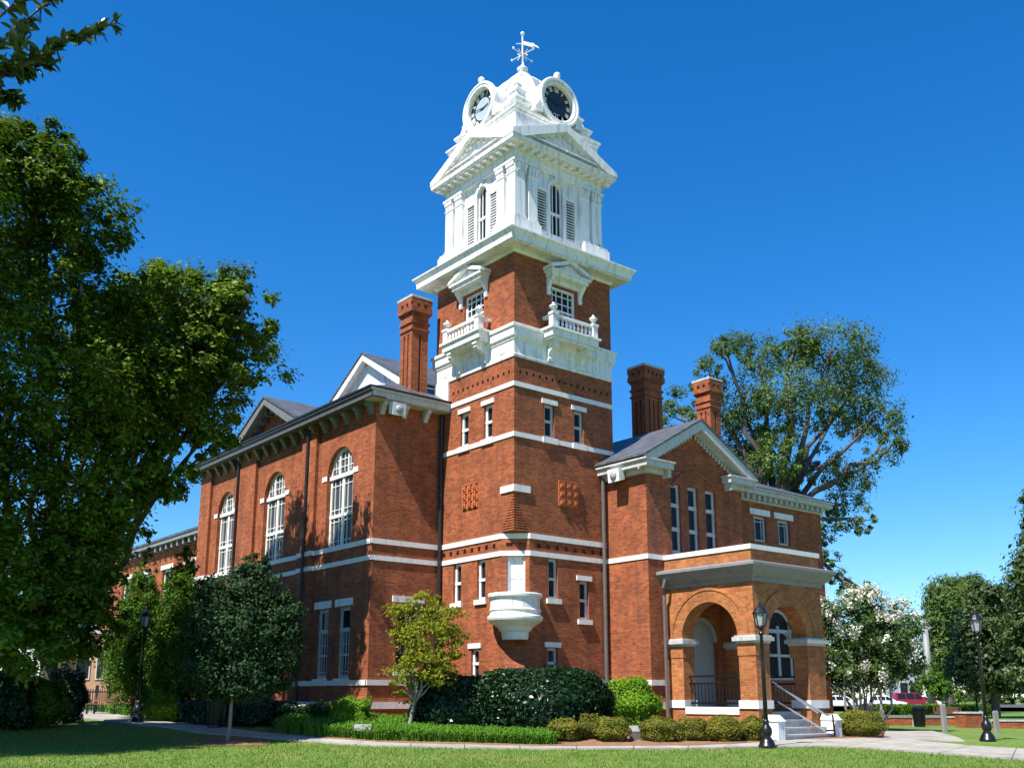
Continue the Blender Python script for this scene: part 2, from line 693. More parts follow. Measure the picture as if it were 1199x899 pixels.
def FY(y0):                 # wall looking towards -Y: u runs along X
    return lambda u, z, d: (u, y0 - d, z)


def FYp(y0):
    return lambda u, z, d: (u, y0 + d, z)


def rect(u0, u1, z0, z1):
    return [(u0, z0), (u1, z0), (u1, z1), (u0, z1)]


def archloop(u0, u1, z0, zs, n=20, rise=1.):
    uc, r = (u0 + u1) / 2, (u1 - u0) / 2
    return [(u0, z0), (u1, z0)] + [(uc + r * math.cos(math.pi * i / n), zs + rise * r * math.sin(math.pi * i / n)) for i in range(n + 1)]


# ------------------------------------------------------------------ the courthouse
W = 4.5
CH = thing('courthouse', 'red brick courthouse with white clock tower, wings and arched porch', 'courthouse', (0, 0, 0))
TL, TR, TB, TK = FX(0), FY(0), FXp(W), FYp(W)
BK = M['brick']


def window(fr, u0, u1, z0, z1, vs=(), hs_=(), inset=.13, fw=.07, mat='white', glass='glass', lintel=None, sill=None,
           arch=False, thick=(), mw=.03, parent=CH):
    """frame (the part) with pane, lintel and sill as sub-parts; vs, hs_ = thin muntins, thick = heavy bars ('v'/'h', pos, width)"""
    b = MB()
    d0, d1 = -inset - .07, -inset
    r = (u1 - u0) / 2
    uc = (u0 + u1) / 2
    zs = z1 - r if arch else z1
    b.fbox(fr, u0, u0 + fw, z0, zs, d0, d1).fbox(fr, u1 - fw, u1, z0, zs, d0, d1)
    b.fbox(fr, u0 + fw, u1 - fw, z0, z0 + fw, d0, d1)
    if arch:
        b.farc(fr, uc, zs, r - fw, r, d0, d1, n=18)
    else:
        b.fbox(fr, u0 + fw, u1 - fw, z1 - fw, z1, d0, d1)

    def top(u):
        if not arch: return z1 - fw
        return zs + math.sqrt(max((r - fw * .5) ** 2 - (u - uc) ** 2, 0))

    for u, za, zb in vs:
        b.fbox(fr, u - mw / 2, u + mw / 2, za, min(zb, top(u)), d0 + .02, d1 - .012)
    for z, ua, ub in hs_:
        if arch and z > zs:
            h = math.sqrt(max((r - fw * .5) ** 2 - (z - zs) ** 2, 0))
            ua, ub = max(ua, uc - h), min(ub, uc + h)
        b.fbox(fr, ua, ub, z - mw / 2, z + mw / 2, d0 + .021, d1 - .014)
    for kind, p, w_, a, c in thick:
        if kind == 'v':
            b.fbox(fr, p - w_ / 2, p + w_ / 2, a, min(c, top(p)), d0 + .004, d1 + .012)
        else:
            b.fbox(fr, a, c, p - w_ / 2, p + w_ / 2, d0 + .006, d1 + .015)
    o = b.build('window', M[mat], parent)
    g = MB()
    if arch:
        g.fprism(fr, archloop(u0 + .01, u1 - .01, z0 + .01, zs), d0 + .005, d0 + .022)
    else:
        g.fbox(fr, u0 + .01, u1 - .01, z0 + .01, z1 - .01, d0 + .005, d0 + .022)
    g.build('pane', M[glass], o)
    if lintel:
        a, c, za, zb = lintel
        MB().fbox(fr, a, c, za, zb, -.1, .045).build('lintel', M['stone'], o)
    if sill:
        a, c, za, zb = sill
        MB().fbox(fr, a, c, za, zb, -.14, .075).build('sill', M['stone'], o)
    return o


# ---- tower brick shell
CH_ = .63


def corner_c(z):
    """how far the chamfer cuts into each tower face at height z"""
    if z < 2.02 or z > 7.8: return 0.
    if z < 3.15:
        k = (z - 2.02) / 1.13
        return CH_ * math.sqrt(max(1 - (1 - k) ** 2, 0))
    if z < 6.55: return CH_
    return CH_ * (7.8 - z) / 1.25


zz = [0.1, 2.02] + [2.02 + 1.13 * q for q in (.02, .07, .15, .28, .45, .7, 1)] + [6.55, 7.8, 16.1]
edge = [(corner_c(z), z) for z in zz]
outl = edge + [(W, 16.1), (W, .1)]
tw_l = [(2.49, 2.95, 9.80, 10.99), (1.16, 1.62, 9.80, 10.99), (2.81, 3.25, 4.43, 5.77), (1.48, 1.92, 4.45, 5.77), (1.79, 2.21, 1.95, 2.90)]
tw_r = [(1.31, 1.75, 9.80, 10.95), (2.65, 3.09, 9.80, 10.97), (1.43, 1.85, 4.45, 5.76), (2.79, 3.21, 3.85, 5.13), (1.38, 1.81, 1.95, 2.91)]
BALW = (1.68, 2.80, 13.62, 15.30)
nich = [(rect(.95 + .40 * i, 1.10 + .40 * i, 6.06, 6.21), .09, True) for i in range(8)]
nich2 = [(rect(.22 + .285 * i, .32 + .285 * i, 11.80, 11.91), .09, True) for i in range(15)]
for fr, wins in ((TL, tw_l), (TR, tw_r)):
    b = MB()
    b.wall(fr, outl, [rect(*w) for w in wins] + [rect(*BALW)] + nich + nich2, .22)
    b.build('brick_wall', BK, CH)
b = MB()
b.wall(TB, rect(0, W, .1, 16.1)).wall(TK, rect(0, W, .1, 16.1))
b.build('brick_wall', BK, CH)
# chamfer: cavetto at the foot, flat face with the door, stepped corbel at the head
S2 = math.sqrt(.5)


def FC(u, z, d):            # chamfer frame, u measured along the chamfer from its left end
    c0 = Vector((0, CH_, z)) + Vector((S2, -S2, 0)) * u + Vector((-S2, -S2, 0)) * d
    return tuple(c0)


CW = CH_ * math.sqrt(2)
DOOR = (.17, .76, 4.42, 5.78)
b = MB()
for a, c in zip(zz[1:-3], zz[2:-2]):
    if c <= 3.16:
        ca, cc = corner_c(a), corner_c(c)
        b.face([(0, ca, a), (ca, 0, a), (cc, 0, c), (0, cc, c)])
b.wall(FC, rect(0, CW, 3.15, 6.55), [(rect(*DOOR), .2, False)] + [(rect(.14 + .40 * i, .36 + .40 * i, 6.08, 6.20), .08, True) for i in range(2)])
NS = 15
for i in range(NS):
    za, zb = 6.55 + 1.25 * i / NS, 6.55 + 1.25 * (i + 1) / NS
    c = CH_ * (1 - (i + .15) / NS)
    b.hexa([(0, c, za), (c, 0, za), (0.001, 0.001, za)], [(0, c, zb - .028), (c, 0, zb - .028), (0.001, 0.001, zb - .028)])
b.build('chamfered_corner', BK, CH)
b = MB()
b.fbox(FC, DOOR[0], DOOR[0] + .07, DOOR[2], DOOR[3], -.16, -.08).fbox(FC, DOOR[1] - .07, DOOR[1], DOOR[2], DOOR[3], -.16, -.08)
b.fbox(FC, DOOR[0] + .07, DOOR[1] - .07, DOOR[3] - .07, DOOR[3], -.16, -.08)
d_ = b.build('door', M['white'], CH)
b = MB()
b.fbox(FC, DOOR[0] + .07, DOOR[1] - .07, DOOR[2], DOOR[3] - .07, -.2, -.15)
b.build('door_leaf', M['white'], d_)
b = MB()
b.fbox(FC, .24, .69, 5.05, 5.66, -.152, -.14).fbox(FC, .24, .69, 4.5, 4.95, -.152, -.14)
b.build('door_panel', M['white'], d_)


def tower_band(z0, z1, pr, z_c, mat, name='stone_band', sides='lr', c=None):
    """string course that follows the tower, round the chamfer where there is one"""
    c = corner_c(z_c) if c is None else c
    o_ = pr
    k = pr * math.tan(R(22.5)) if c > 0 else -pr
    out = [(W, -o_), (c + k if c else -o_, -o_)]
    if c: out += [(-o_, c + k)]
    out += [(-o_, W), (.06, W), (.06, c + .03)] + ([(c + .03, .06)] if c else [(.06, .06)]) + [(W, .06)]
    if not c:
        out = [(W, -o_), (-o_, -o_), (-o_, W), (.06, W), (.06, .06), (W, .06)]
    b = MB()
    b.hexa([(x, y, z0) for x, y in out], [(x, y, z1) for x, y in out])
    return b.build(name, mat, CH)


tower_band(1.74, 1.91, .05, 1.8, M['stone'])
tower_band(5.78, 5.94, .035, 5.8, M['stone'])
tower_band(6.33, 6.50, .035, 6.4, M['stone'])
tower_band(9.62, 9.78, .035, 9.7, M['stone'])
tower_band(11.33, 11.49, .035, 11.4, M['stone'])

for i, w in enumerate(tw_l + tw_r):
    fr = TL if i < 5 else TR
    mid = w[2] + (w[3] - w[2]) * .5
    lint = sill = None
    j = i % 5
    if j < 2:
        cw = (w[0] + w[1]) / 2
        lint = (cw - .35, cw + .35, w[3] + .01, w[3] + .17)
        sill = (cw - .33, cw + .33, 9.60, 9.795)
    elif j < 4:
        cw = (w[0] + w[1]) / 2
        sill = (cw - .31, cw + .31, w[2] - .15, w[2] + .01)
        if i == 8: lint = (cw - .34, cw + .34, w[3] + .01, w[3] + .17)
    else:
        cw = (w[0] + w[1]) / 2
        lint = (cw - .34, cw + .34, w[3] + .01, w[3] + .17)
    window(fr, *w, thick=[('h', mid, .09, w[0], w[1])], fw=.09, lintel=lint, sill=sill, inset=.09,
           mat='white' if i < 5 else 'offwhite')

# corner stone over the corbel, terracotta panels
b = MB()
b.hexa([(-.05, -.05, 7.80), (.66, -.05, 7.80), (.66, .04, 7.80), (.04, .04, 7.80), (.04, .66, 7.80), (-.05, .66, 7.80)],
       [(-.05, -.05, 8.02), (.66, -.05, 8.02), (.66, .04, 8.02), (.04, .04, 8.02), (.04, .66, 8.02), (-.05, .66, 8.02)])
b.build('corner_stone', M['stone'], CH)
for fr in (TL, TR):
    b = MB()
    u0, z0, s = 1.90, 7.55, .285
    b.fbox(fr, u0, u0 + 3 * s, z0, z0 + 3 * s, -.02, .03)
    for i in range(3):
        for j in range(3):
            cu, cz = u0 + s * (i + .5), z0 + s * (j + .5)
            for a in range(4):
                an = R(45 + 90 * a)
                pu, pz = cu + .065 * math.cos(an), cz + .065 * math.sin(an)
                b.fbox(fr, pu - .042, pu + .042, pz - .042, pz + .042, .028, .085)
            b.fbox(fr, cu - .035, cu + .035, cz - .035, cz + .035, .027, .11)
            b.fbox(fr, cu - s / 2, cu + s / 2, cz + s / 2 - .03, cz + s / 2 - .002, .026, .075)
    b.build('terracotta_panel', M['terracotta'], CH)

# ---- round balcony on the chamfer
c0 = (CH_ / 2 - .06, CH_ / 2 - .06, 0)
b = MB()
b.lathe(c0, [(.40, 3.12), (.42, 3.2), (.43, 3.34), (.50, 3.40), (.56, 3.50), (.74, 3.62), (.86, 3.70), (.88, 3.76), (.88, 3.83), (.82, 3.86),
             (.79, 3.92), (.80, 3.97), (.83, 4.02), (.79, 4.07), (.78, 4.36), (.80, 4.40), (.86, 4.43), (.87, 4.50), (.85, 4.54), (.70, 4.545), (.70, 4.3)],
        48)
o = b.build('round_balcony', M['stone'], CH, smooth=False)
b = MB()
for a in range(7):
    an = R(225 - 75 + 25 * a)
    b.lathe((c0[0] + .785 * math.cos(an), c0[1] + .785 * math.sin(an), 0), [(.012, 4.08), (.012, 4.36)], 6)
b.build('panel_joint', M['greystone'], o)

# ---- frieze and balconies of the tower
HC = W / 2
b = MB()
b.sq(HC, HC, [(HC + .0, 12.34), (HC + .04, 12.34), (HC + .05, 12.40), (HC + .05, 12.44), (HC + .015, 12.47), (HC + .015, 12.92), (HC + .05, 12.95),
              (HC + .05, 13.0), (HC + .11, 13.06), (HC + .11, 13.32), (HC + .16, 13.36), (HC + .16, 13.46), (HC + .12, 13.49), (HC - .05, 13.5), (HC - .05, 12.34)], cap=False)
fz = b.build('frieze', M['white'], CH)
b = MB()
for fr in (TL, TR):
    for c in (.62, 1.85, 2.65, 3.9):
        pts = [(c + .24 * math.cos(R(200 + 14 * k)), 12.82 + .24 * math.sin(R(200 + 14 * k))) for k in range(11)]
        b.tube([fr(u, z, .015) for u, z in pts], .022, 5)
b.build('swag', M['white'], fz)
b = MB().box(-.07, -.005, 3.64, 4.52, 11.55, 12.345)
b.build('white_corner_panel', M['white'], CH)

for fr in (TL, TR):
    b = MB()
    b.fbox(fr, 1.19, 3.33, 13.22, 13.46, 0, .58).fbox(fr, 1.12, 3.40, 13.46, 13.54, 0, .65)
    b.fbox(fr, 1.24, 3.28, 13.14, 13.22, 0, .50)
    bal = b.build('balcony', M['white'], CH)
    for u in (1.22, 3.08):
        b = MB()
        b.fbox(fr, u, u + .22, 13.54, 13.98, .36, .58).fbox(fr, u - .03, u + .25, 13.98, 14.06, .33, .61)
        b.build('corner_pier', M['white'], bal)
    b = MB()
    b.fbox(fr, 1.44, 3.08, 13.92, 14.02, .40, .55).fbox(fr, 1.44, 3.08, 13.54, 13.60, .40, .55)
    for u in (1.25, 3.10):
        b.fbox(fr, u, u + .15, 13.92, 14.02, 0, .36).fbox(fr, u, u + .15, 13.54, 13.60, 0, .36)
    b.build('balcony_rail', M['white'], bal)
    sp = [1.55 + .18 * i for i in range(9)]
    for u in sp:
        p = fr(u, 0, .475)
        MB().lathe((p[0], p[1], 0), [(.04, 13.60), (.025, 13.64), (.05, 13.72), (.05, 13.76), (.022, 13.84), (.04, 13.92)], 8).build('baluster', M['white'], bal, smooth=True)
    for u in (1.33, 3.19):
        p = fr(u, 0, .47)
        MB().lathe((p[0], p[1], 0), [(.09, 14.06), (.10, 14.09), (.035, 14.13), (.12, 14.22), (.15, 14.26), (.15, 14.29), (.07, 14.33), (.045, 14.38), (.02, 14.43)], 12).build('urn', M['white'], bal, smooth=True)
    for u in (1.42, 2.90):
        b = MB()
        prof = [(0, 12.46), (.10, 12.46), (.13, 12.55), (.10, 12.64), (.14, 12.76), (.28, 12.86), (.44, 12.90), (.50, 12.98), (.46, 13.06), (.50, 13.14), (0, 13.14)]
        b.hexa([fr(u, z, d) for d, z in prof], [fr(u + .2, z, d) for d, z in prof])
        b.fbox(fr, u - .02, u + .22, 13.08, 13.16, .0, .53)
        b.build('scroll_bracket', M['white'], bal)
    u0, u1, z0, z1 = BALW
    cols = [(u0 + (u1 - u0) * k / 4, z0, z1) for k in (1, 2, 3)]
    rows = [(z0 + (z1 - z0) * k / 6, u0, u1) for k in (1, 2, 4, 5)]
    window(fr, *BALW, vs=cols, hs_=rows, thick=[('h', (z0 + z1) / 2, .07, u0, u1)], fw=.10, inset=.08)
    # pedimented hood
    b = MB()
    b.fbox(fr, 1.46, 3.04, 15.36, 15.52, 0, .10)
    b.fbox(fr, 1.40, 3.10, 15.52, 15.66, 0, .36).fbox(fr, 1.32, 3.18, 15.66, 15.74, 0, .44)
    b.fprism(fr, [(1.28, 15.74), (2.25, 16.10), (3.22, 15.74), (3.22, 15.86), (2.25, 16.24), (1.28, 15.86)], 0, .46)
    b.fprism(fr, [(1.45, 15.74), (3.05, 15.74), (2.25, 16.08)], 0, .30)
    hood = b.build('window_hood', M['white'], CH)
    for u in (1.44, 2.90):
        b = MB()
        prof = [(0, 14.90), (.07, 14.90), (.09, 15.0), (.06, 15.08), (.10, 15.2), (.24, 15.38), (.30, 15.46), (.30, 15.52), (0, 15.52)]
        b.hexa([fr(u, z, d) for d, z in prof], [fr(u + .14, z, d) for d, z in prof])
        b.build('hood_bracket', M['white'], hood)

# ---- main cornice of the tower
b = MB()
b.sq(HC, HC, [(HC - .1, 16.06), (HC + .04, 16.06), (HC + .08, 16.14), (HC + .16, 16.17), (HC + .50, 16.17), (HC + .50, 16.21), (HC + .575, 16.21), (HC + .575, 16.30), (HC + .595, 16.41),
              (HC + .64, 16.47), (HC + .70, 16.55), (HC + .70, 16.60), (HC + .66, 16.62), (HC - .05, 16.80)], cap=False)
b.build('cornice', M['white'], CH)

# ---- belfry
b = MB()
b.sq(HC, HC, [(HC - .02, 16.62), (HC - .02, 16.95), (HC - .28, 16.97)], cap=True)
for fr in (TL, TR, TB, TK):
    for a, c in ((-.02, 1.22), (3.28, 4.52)):
        b.fbox(fr, a, c, 16.75, 17.36, -.5, .021)
        b.fbox(fr, a + .04, c - .04, 17.36, 17.46, -.5, -.03)
b.build('belfry_base', M['white'], CH)
BI = .30
b = MB()
BW = (1.88, 2.47, 17.42, 19.47)
for f0 in (FX(BI), FY(BI), FXp(W - BI), FYp(W - BI)):
    b.wall(f0, rect(BI, W - BI, 16.9, 20.15), [archloop(BW[0], BW[1], BW[2], 19.175), rect(1.29, 1.70, 17.44, 18.96), rect(2.65, 3.06, 17.44, 18.96)], .15)
belf = b.build('belfry_wall', M['white'], CH)
for f0 in (FX(BI), FY(BI)):
    uc = (BW[0] + BW[1]) / 2
    window(f0, *BW, arch=True, vs=[(2.075, 17.42, 19.5), (2.275, 17.42, 19.5)], thick=[('h', 18.27, .1, BW[0], BW[1])], fw=.05, inset=.06, mw=.035)
    b = MB()
    b.farc(f0, uc, 19.175, .295, .42, -.02, .06, n=18)
    b.fbox(f0, 1.755, 1.88, 17.0, 19.175, -.02, .05).fbox(f0, 2.47, 2.595, 17.0, 19.175, -.02, .05)
    b.fbox(f0, uc - .08, uc + .08, 19.46, 19.70, 0, .10)
    b.build('arch_surround', M['white'], CH)
    for a in (1.29, 2.65):
        b = MB()
        b.fbox(f0, a - .05, a, 17.44, 19.0, -.03, .03).fbox(f0, a + .41, a + .46, 17.44, 19.0, -.03, .03).fbox(f0, a - .05, a + .46, 18.96, 19.08, -.03, .05)
        lv = b.build('louvre', M['white'], CH)
        MB().fbox(f0, a, a + .41, 17.44, 18.96, -.149, -.13).build('louvre_backing', M['void'], lv)
        b = MB()
        for k in range(14):
            z = 17.47 + k * .108
            b.hexa([f0(a, z, .0), f0(a + .41, z, .0), f0(a + .41, z + .03, .0), f0(a, z + .03, .0)],
                   [f0(a, z + .04, -.10), f0(a + .41, z + .04, -.10), f0(a + .41, z + .07, -.10), f0(a, z + .07, -.10)])
        b.build('louvre_slats', M['white'], lv)
for fr in (TL, TR, TB, TK):
    for a, c in ((.17, .63), (.80, 1.20), (3.30, 3.70), (3.87, 4.33)):
        b = MB()
        if fr in (TR, TK):          # the corner piers belong to the other two faces: butt against them
            a, c = max(a, .343), min(c, W - .343)
        b.fbox(fr, a, c, 17.40, 19.25, -.34, -.17)
        b.fbox(fr, a - .03, c + .03, 17.46, 17.62, -.34, -.14)
        b.fbox(fr, a - .025, c + .025, 19.22, 19.28, -.34, -.145)
        cu = (a + c) / 2
        for k in (-1, 0, 1):      # leaf capital
            b.fbox(fr, cu + k * .14 - .05, cu + k * .14 + .05, 19.30, 19.46, -.2, -.13)
            b.fbox(fr, cu + k * .15 - .06, cu + k * .15 + .06, 19.46, 19.60, -.2, -.10)
        b.fbox(fr, a, c, 19.28, 19.62, -.34, -.165)
        e_ = .002 if fr in (TR, TK) else 0
        b.fbox(fr, a - .07 + (.03 if e_ and a < .4 else 0), c + .07 - (.03 if e_ and c > 4 else 0), 19.62 + e_, 19.71 - e_, -.34, -.085)
        b.build('pilaster', M['white'], CH)
# entablature
b = MB()
b.sq(HC, HC, [(HC - .30, 19.70), (HC - .18, 19.70), (HC - .18, 19.84), (HC - .165, 19.85), (HC - .165, 20.06), (HC - .12, 20.10), (HC - .12, 20.18),
              (HC + .20, 20.18), (HC + .20, 20.22), (HC + .235, 20.22), (HC + .255, 20.34), (HC + .255, 20.36), (HC - .3, 20.44)], cap=False)
for fr in (TL, TR, TB, TK):
    for k in (range(13) if fr in (TL, TB) else range(1, 12)):
        u = -.02 + k * (W + .04 - .15) / 12
        b.fbox(fr, u, u + .15, 20.06, 20.175, -.125, .14)
b.build('belfry_cornice', M['white'], CH)
# cross gables with pediments
PK = 21.62
for i, fr in enumerate((TL, TR, TB, TK)):
    b = MB()
    b.wall(fr, [(.1, 20.4), (W - .1, 20.4), (HC, 21.28)])
    ped = None
    e_ = .004 if i in (1, 3) else 0.      # neighbouring pediments share no plane
    o0, o1 = -.27 + e_, W + .27 - e_
    sl = (PK - 20.55) / (HC + .27)
    b.fprism(fr, [(o0, 20.37 + e_), (o0 + .5, 20.37 + e_), (HC, PK - .30), (o1 - .5, 20.37 + e_), (o1, 20.37 + e_), (o1, 20.55 - e_), (HC, PK - e_), (o0, 20.55 - e_)], .10, .27 - e_)
    b.fprism(fr, [(o0 + .25, 20.38), (o0 + .62, 20.38), (HC, PK - .36), (o1 - .62, 20.38), (o1 - .25, 20.38), (HC, PK - .12)], -.02, .11)
    for k in range(6):
        for s in (-1, 1):
            u = HC + s * (.25 + k * .33)
            z = PK - .33 - sl * (abs(u - HC)) - .02
            b.fprism(fr, [(u - .08, z - .10), (u + .08, z - .10), (u + .08, z + .06), (u - .08, z + .06)], -.02, .10)
    b.build('pediment', M['white'], CH)
    b = MB()
    b.fprism(fr, [(o0 + .02 + e_, 20.53 - e_), (HC, PK - .04 - e_), (o1 - .02 - e_, 20.53 - e_), (o1 - .02 - e_, 20.57 - e_), (HC, PK + .02 - e_), (o0 + .02 + e_, 20.57 - e_)], -HC + .02, .262 - e_)
    b.build('gable_roof', M['white'], CH)
# attic blocks
b = MB()
b.sq(HC, HC, [(HC - .24, 20.4), (HC - .24, 21.62), (HC - .20, 21.66), (HC - .20, 21.72), (HC - .14, 21.77), (HC - .14, 21.83), (HC - .42, 21.90),
              (HC - .45, 21.92), (HC - .45, 22.18), (HC - .40, 22.22), (HC - .36, 22.30), (HC - .36, 22.36), (HC - .62, 22.44)], cap=True)
b.build('attic_block', M['white'], CH)
# dome with ribs
b = MB()
prof = [(1.80, 22.40), (1.72, 22.75), (1.58, 23.1), (1.40, 23.5), (1.18, 23.85), (.95, 24.15), (.72, 24.4), (.48, 24.62), (.26, 24.78), (.22, 24.85)]
b.lathe((HC, HC, 0), prof, 8, off=.5)
for k in range(9):          # shingle courses
    f_ = (k + .5) / 9
    zz_ = 22.55 + f_ * 1.9
    r_ = float(np.interp(zz_, [p[1] for p in prof], [p[0] for p in prof]))
    b.lathe((HC, HC, 0), [(r_ - .05, zz_ - .02), (r_ + .022, zz_ - .02), (r_ + .004, zz_ + .10), (r_ - .08, zz_ + .10)], 8, off=.5)
dome = b.build('dome', M['domegrey'], CH)
for sx in (-1, 1):
    for sy in (-1, 1):
        b = MB()
        px_, py_ = HC + sx * 1.42, HC + sy * 1.42
        b.sq(px_, py_, [(.31, 22.36), (.31, 22.43), (.25, 22.46), (.20, 22.78), (.25, 22.82), (.25, 22.88), (.13, 22.96), (.10, 23.14), (.13, 23.18), (.02, 23.30)])
        b.build('corner_pedestal', M['white'], CH)
b = MB()
for k in range(8):
    a = 2 * math.pi * (k + .5) / 8
    b.tube([(HC + (r + .02) * math.cos(a), HC + (r + .02) * math.sin(a), z) for r, z in prof], .065, 6)
b.build('dome_rib', M['white'], dome)
b = MB()
b.lathe((HC, HC, 0), [(.30, 24.74), (.34, 24.80), (.34, 24.86), (.24, 24.92), (.15, 25.0), (.13, 25.08), (.20, 25.14), (.22, 25.22), (.12, 25.30), (.06, 25.40), (.045, 25.5)], 16)
b.build('dome_finial', M['white'], CH, smooth=True)
b = MB()
b.lathe((HC, HC, 0), [(.04, 25.4), (.032, 26.70), (.02, 26.72)], 10)
b.ball((HC, HC, 26.79), .085)
vane = b.build('weather_vane', M['white'], CH)
b = MB()
for a in range(4):
    an = R(10 + 90 * a)
    dx, dy = math.cos(an), math.sin(an)
    b.tube([(HC, HC, 25.86), (HC + .50 * dx, HC + .50 * dy, 25.86)], .018, 6)
    b.ball((HC + .55 * dx, HC + .55 * dy, 25.86), .05, 8)
    for s in (-1, 1):
        b.tube([(HC + .12 * dx, HC + .12 * dy, 25.86), (HC + .25 * dx, HC + .25 * dy, 25.86 + s * .14)], .02, 5)
b.build('compass_arm', M['white'], vane)
b = MB()
fv = lambda u, z, d: (HC + u * .776 + d * .6, HC - u * .63 + d * .7, z)
b.hexa([fv(u, z, -.015) for u, z in ((.03, 26.30), (.36, 26.20), (.44, 26.24), (.66, 26.14), (.58, 26.24), (.50, 26.28), (.44, 26.36), (.30, 26.38), (.03, 26.46))],
       [fv(u, z, .015) for u, z in ((.03, 26.30), (.36, 26.20), (.44, 26.24), (.66, 26.14), (.58, 26.24), (.50, 26.28), (.44, 26.36), (.30, 26.38), (.03, 26.46))])
b.tube([fv(-.25, 26.34, 0), fv(.1, 26.34, 0)], .02, 5)
b.build('banner', M['white'], vane)
# clocks
CZC = 22.70
ROM = ['XII', 'I', 'II', 'III', 'IV', 'V', 'VI', 'VII', 'VIII', 'IX', 'X', 'XI']


def glyph(b, fr, ch, cu, cz, w, h, ang, d0, d1, t):
    ca, sa = math.cos(ang), math.sin(ang)

    def P(x, y):
        return (cu + x * ca - y * sa, cz + x * sa + y * ca)

    def stroke(x0, y0, x1, y1, tt=t):
        dx, dy = x1 - x0, y1 - y0
        L = math.hypot(dx, dy)
        nx, ny = -dy / L * tt / 2, dx / L * tt / 2
        b.fprism(fr, [P(x0 + nx, y0 + ny), P(x0 - nx, y0 - ny), P(x1 - nx, y1 - ny), P(x1 + nx, y1 + ny)], d0, d1)
    if ch == 'I':
        stroke(0, -h / 2, 0, h / 2)
    elif ch == 'V':
        stroke(-w / 2, h / 2, 0, -h / 2)
        stroke(w / 2, h / 2, 0, -h / 2, t * .7)
    else:
        stroke(-w / 2, h / 2, w / 2, -h / 2)
        stroke(w / 2, h / 2, -w / 2, -h / 2, t * .7)


for i, fr in enumerate((TL, TR, TB, TK)):
    b = MB()
    b.flathe(fr, HC, CZC, [(.70, -.34), (.70, -.16), (.76, -.10), (.84, -.10), (.87, -.07), (.93, -.07), (.97, -.12), (.97, -.22), (.91, -.26), (.89, -1.5)], 48, cap=False)
    b.fbox(fr, HC - .95, HC + .95, 21.85, 22.3, -1.2, -.30)
    for s in (-1, 1):
        p = fr(HC + s * 1.06, 0, -.2)
        b.fprism(fr, [(HC + s * .80, 22.0), (HC + s * 1.18, 22.0), (HC + s * 1.15, 22.13), (HC + s * 1.04, 22.28), (HC + s * .95, 22.46), (HC + s * .84, 22.46)], -.42, -.13)
    p = fr(HC, 0, -.25)
    b.lathe((p[0], p[1], 0), [(.09, 23.60), (.10, 23.68), (.05, 23.71), (.05, 23.76)], 10)
    b.ball((p[0], p[1], 23.86), .135)
    ck = b.build('clock', M['white'], CH)
    MB().flathe(fr, HC, CZC, [(.70, -.34), (.70, -.30), (.44, -.30), (.44, -.34)], 40, cap=False).build('dial_ring', M['dialblack'], ck)
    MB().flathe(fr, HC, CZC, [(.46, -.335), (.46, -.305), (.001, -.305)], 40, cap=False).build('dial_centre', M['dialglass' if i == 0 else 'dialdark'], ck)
    b = MB()
    mir = 1 if i in (1, 2) else -1       # reading direction seen from outside
    for k, s in enumerate(ROM):
        an = R(90 - 30 * k) if mir > 0 else R(90 + 30 * k)
        cu, cz = HC + .575 * math.cos(an), CZC + .575 * math.sin(an)
        ws = [{'I': .035, 'V': .085, 'X': .085}[c] for c in s]
        gap = .02
        tot = sum(ws) + gap * (len(s) - 1)
        x = -tot / 2
        rot = an - math.pi / 2
        for c, w_ in zip(s, ws):
            xx = (x + w_ / 2) * mir
            glyph(b, fr, c, cu + xx * math.cos(rot), cz + xx * math.sin(rot), w_ * mir, .17, rot, -.30, -.288, .034)
            x += w_ + gap
    b.build('numerals', M['numeral'], ck)
    for hr, ln, w_ in ((2.78, .36, .06), (9.35, .55, .04)):
        an = math.pi / 2 - mir * 2 * math.pi * hr / 12
        ca, sa = math.cos(an), math.sin(an)
        q = [(HC + x * ca - y * sa, CZC + x * sa + y * ca) for x, y in ((-.10, -w_ / 2), (ln, -w_ * .3), (ln + .05, 0), (ln, w_ * .3), (-.10, w_ / 2))]
        MB().fprism(fr, q, -.285 if ln < .5 else -.275, -.277 if ln < .5 else -.267).build('clock_hand', M['dialblack'], ck)


# ------------------------------------------------------------------ left wing
XW, YW, YE = -2.75, 4.06, 18.94
WL, WR_ = FX(XW), FY(YW)
aw = [(5.45, 7.30), (10.62, 12.46), (15.36, 17.06)]
gw = [[(5.30, 6.14), (6.78, 7.62)], [(10.55, 11.35), (11.75, 12.55)], [(15.3, 16.1), (16.4, 17.2)]]
holes = [archloop(a, c, 6.46, 9.13) for a, c in aw] + [rect(a, c, 1.95, 4.36) for bay in gw for a, c in bay]
b = MB()
b.wall(WL, rect(YW, YE, .2, 11.25), holes, .24)
b.build('brick_wall', BK, CH)
b = MB()
b.wall(WR_, rect(XW, .05, .2, 11.25), [rect(-1.72, -.78, 2.2, 4.44)], .22)
b.build('brick_wall', BK, CH)
b = MB()
b.wall(FYp(YE), rect(XW, 7, .2, 11.25))
b.build('brick_wall', BK, CH)
for a, c in ((8.02, 9.12), (13.15, 14.85), (17.76, 18.88)):
    MB().fbox(WL, a, c, .2, 11.2, -.05, .13).build('brick_pier', BK, CH)
for k, (z0, z1, pr_) in enumerate(((1.0, 1.21, .09), (1.74, 1.91, .05), (5.78, 5.94, .035), (6.33, 6.50, .035))):
    b = MB()
    b.fbox(WR_, XW - pr_, .0, z0, z1, -.05, pr_)
    prev = YW
    for a, c in ((8.02, 9.12), (13.15, 14.85), (17.76, 18.88)):
        b.fbox(WL, prev, a, z0, z1, -.05, pr_)
        b.fbox(WL, a - .02, c + .02, z0, z1, -.03, .13 + pr_)
        prev = c
    b.build('stone_band', M['stone'], CH)
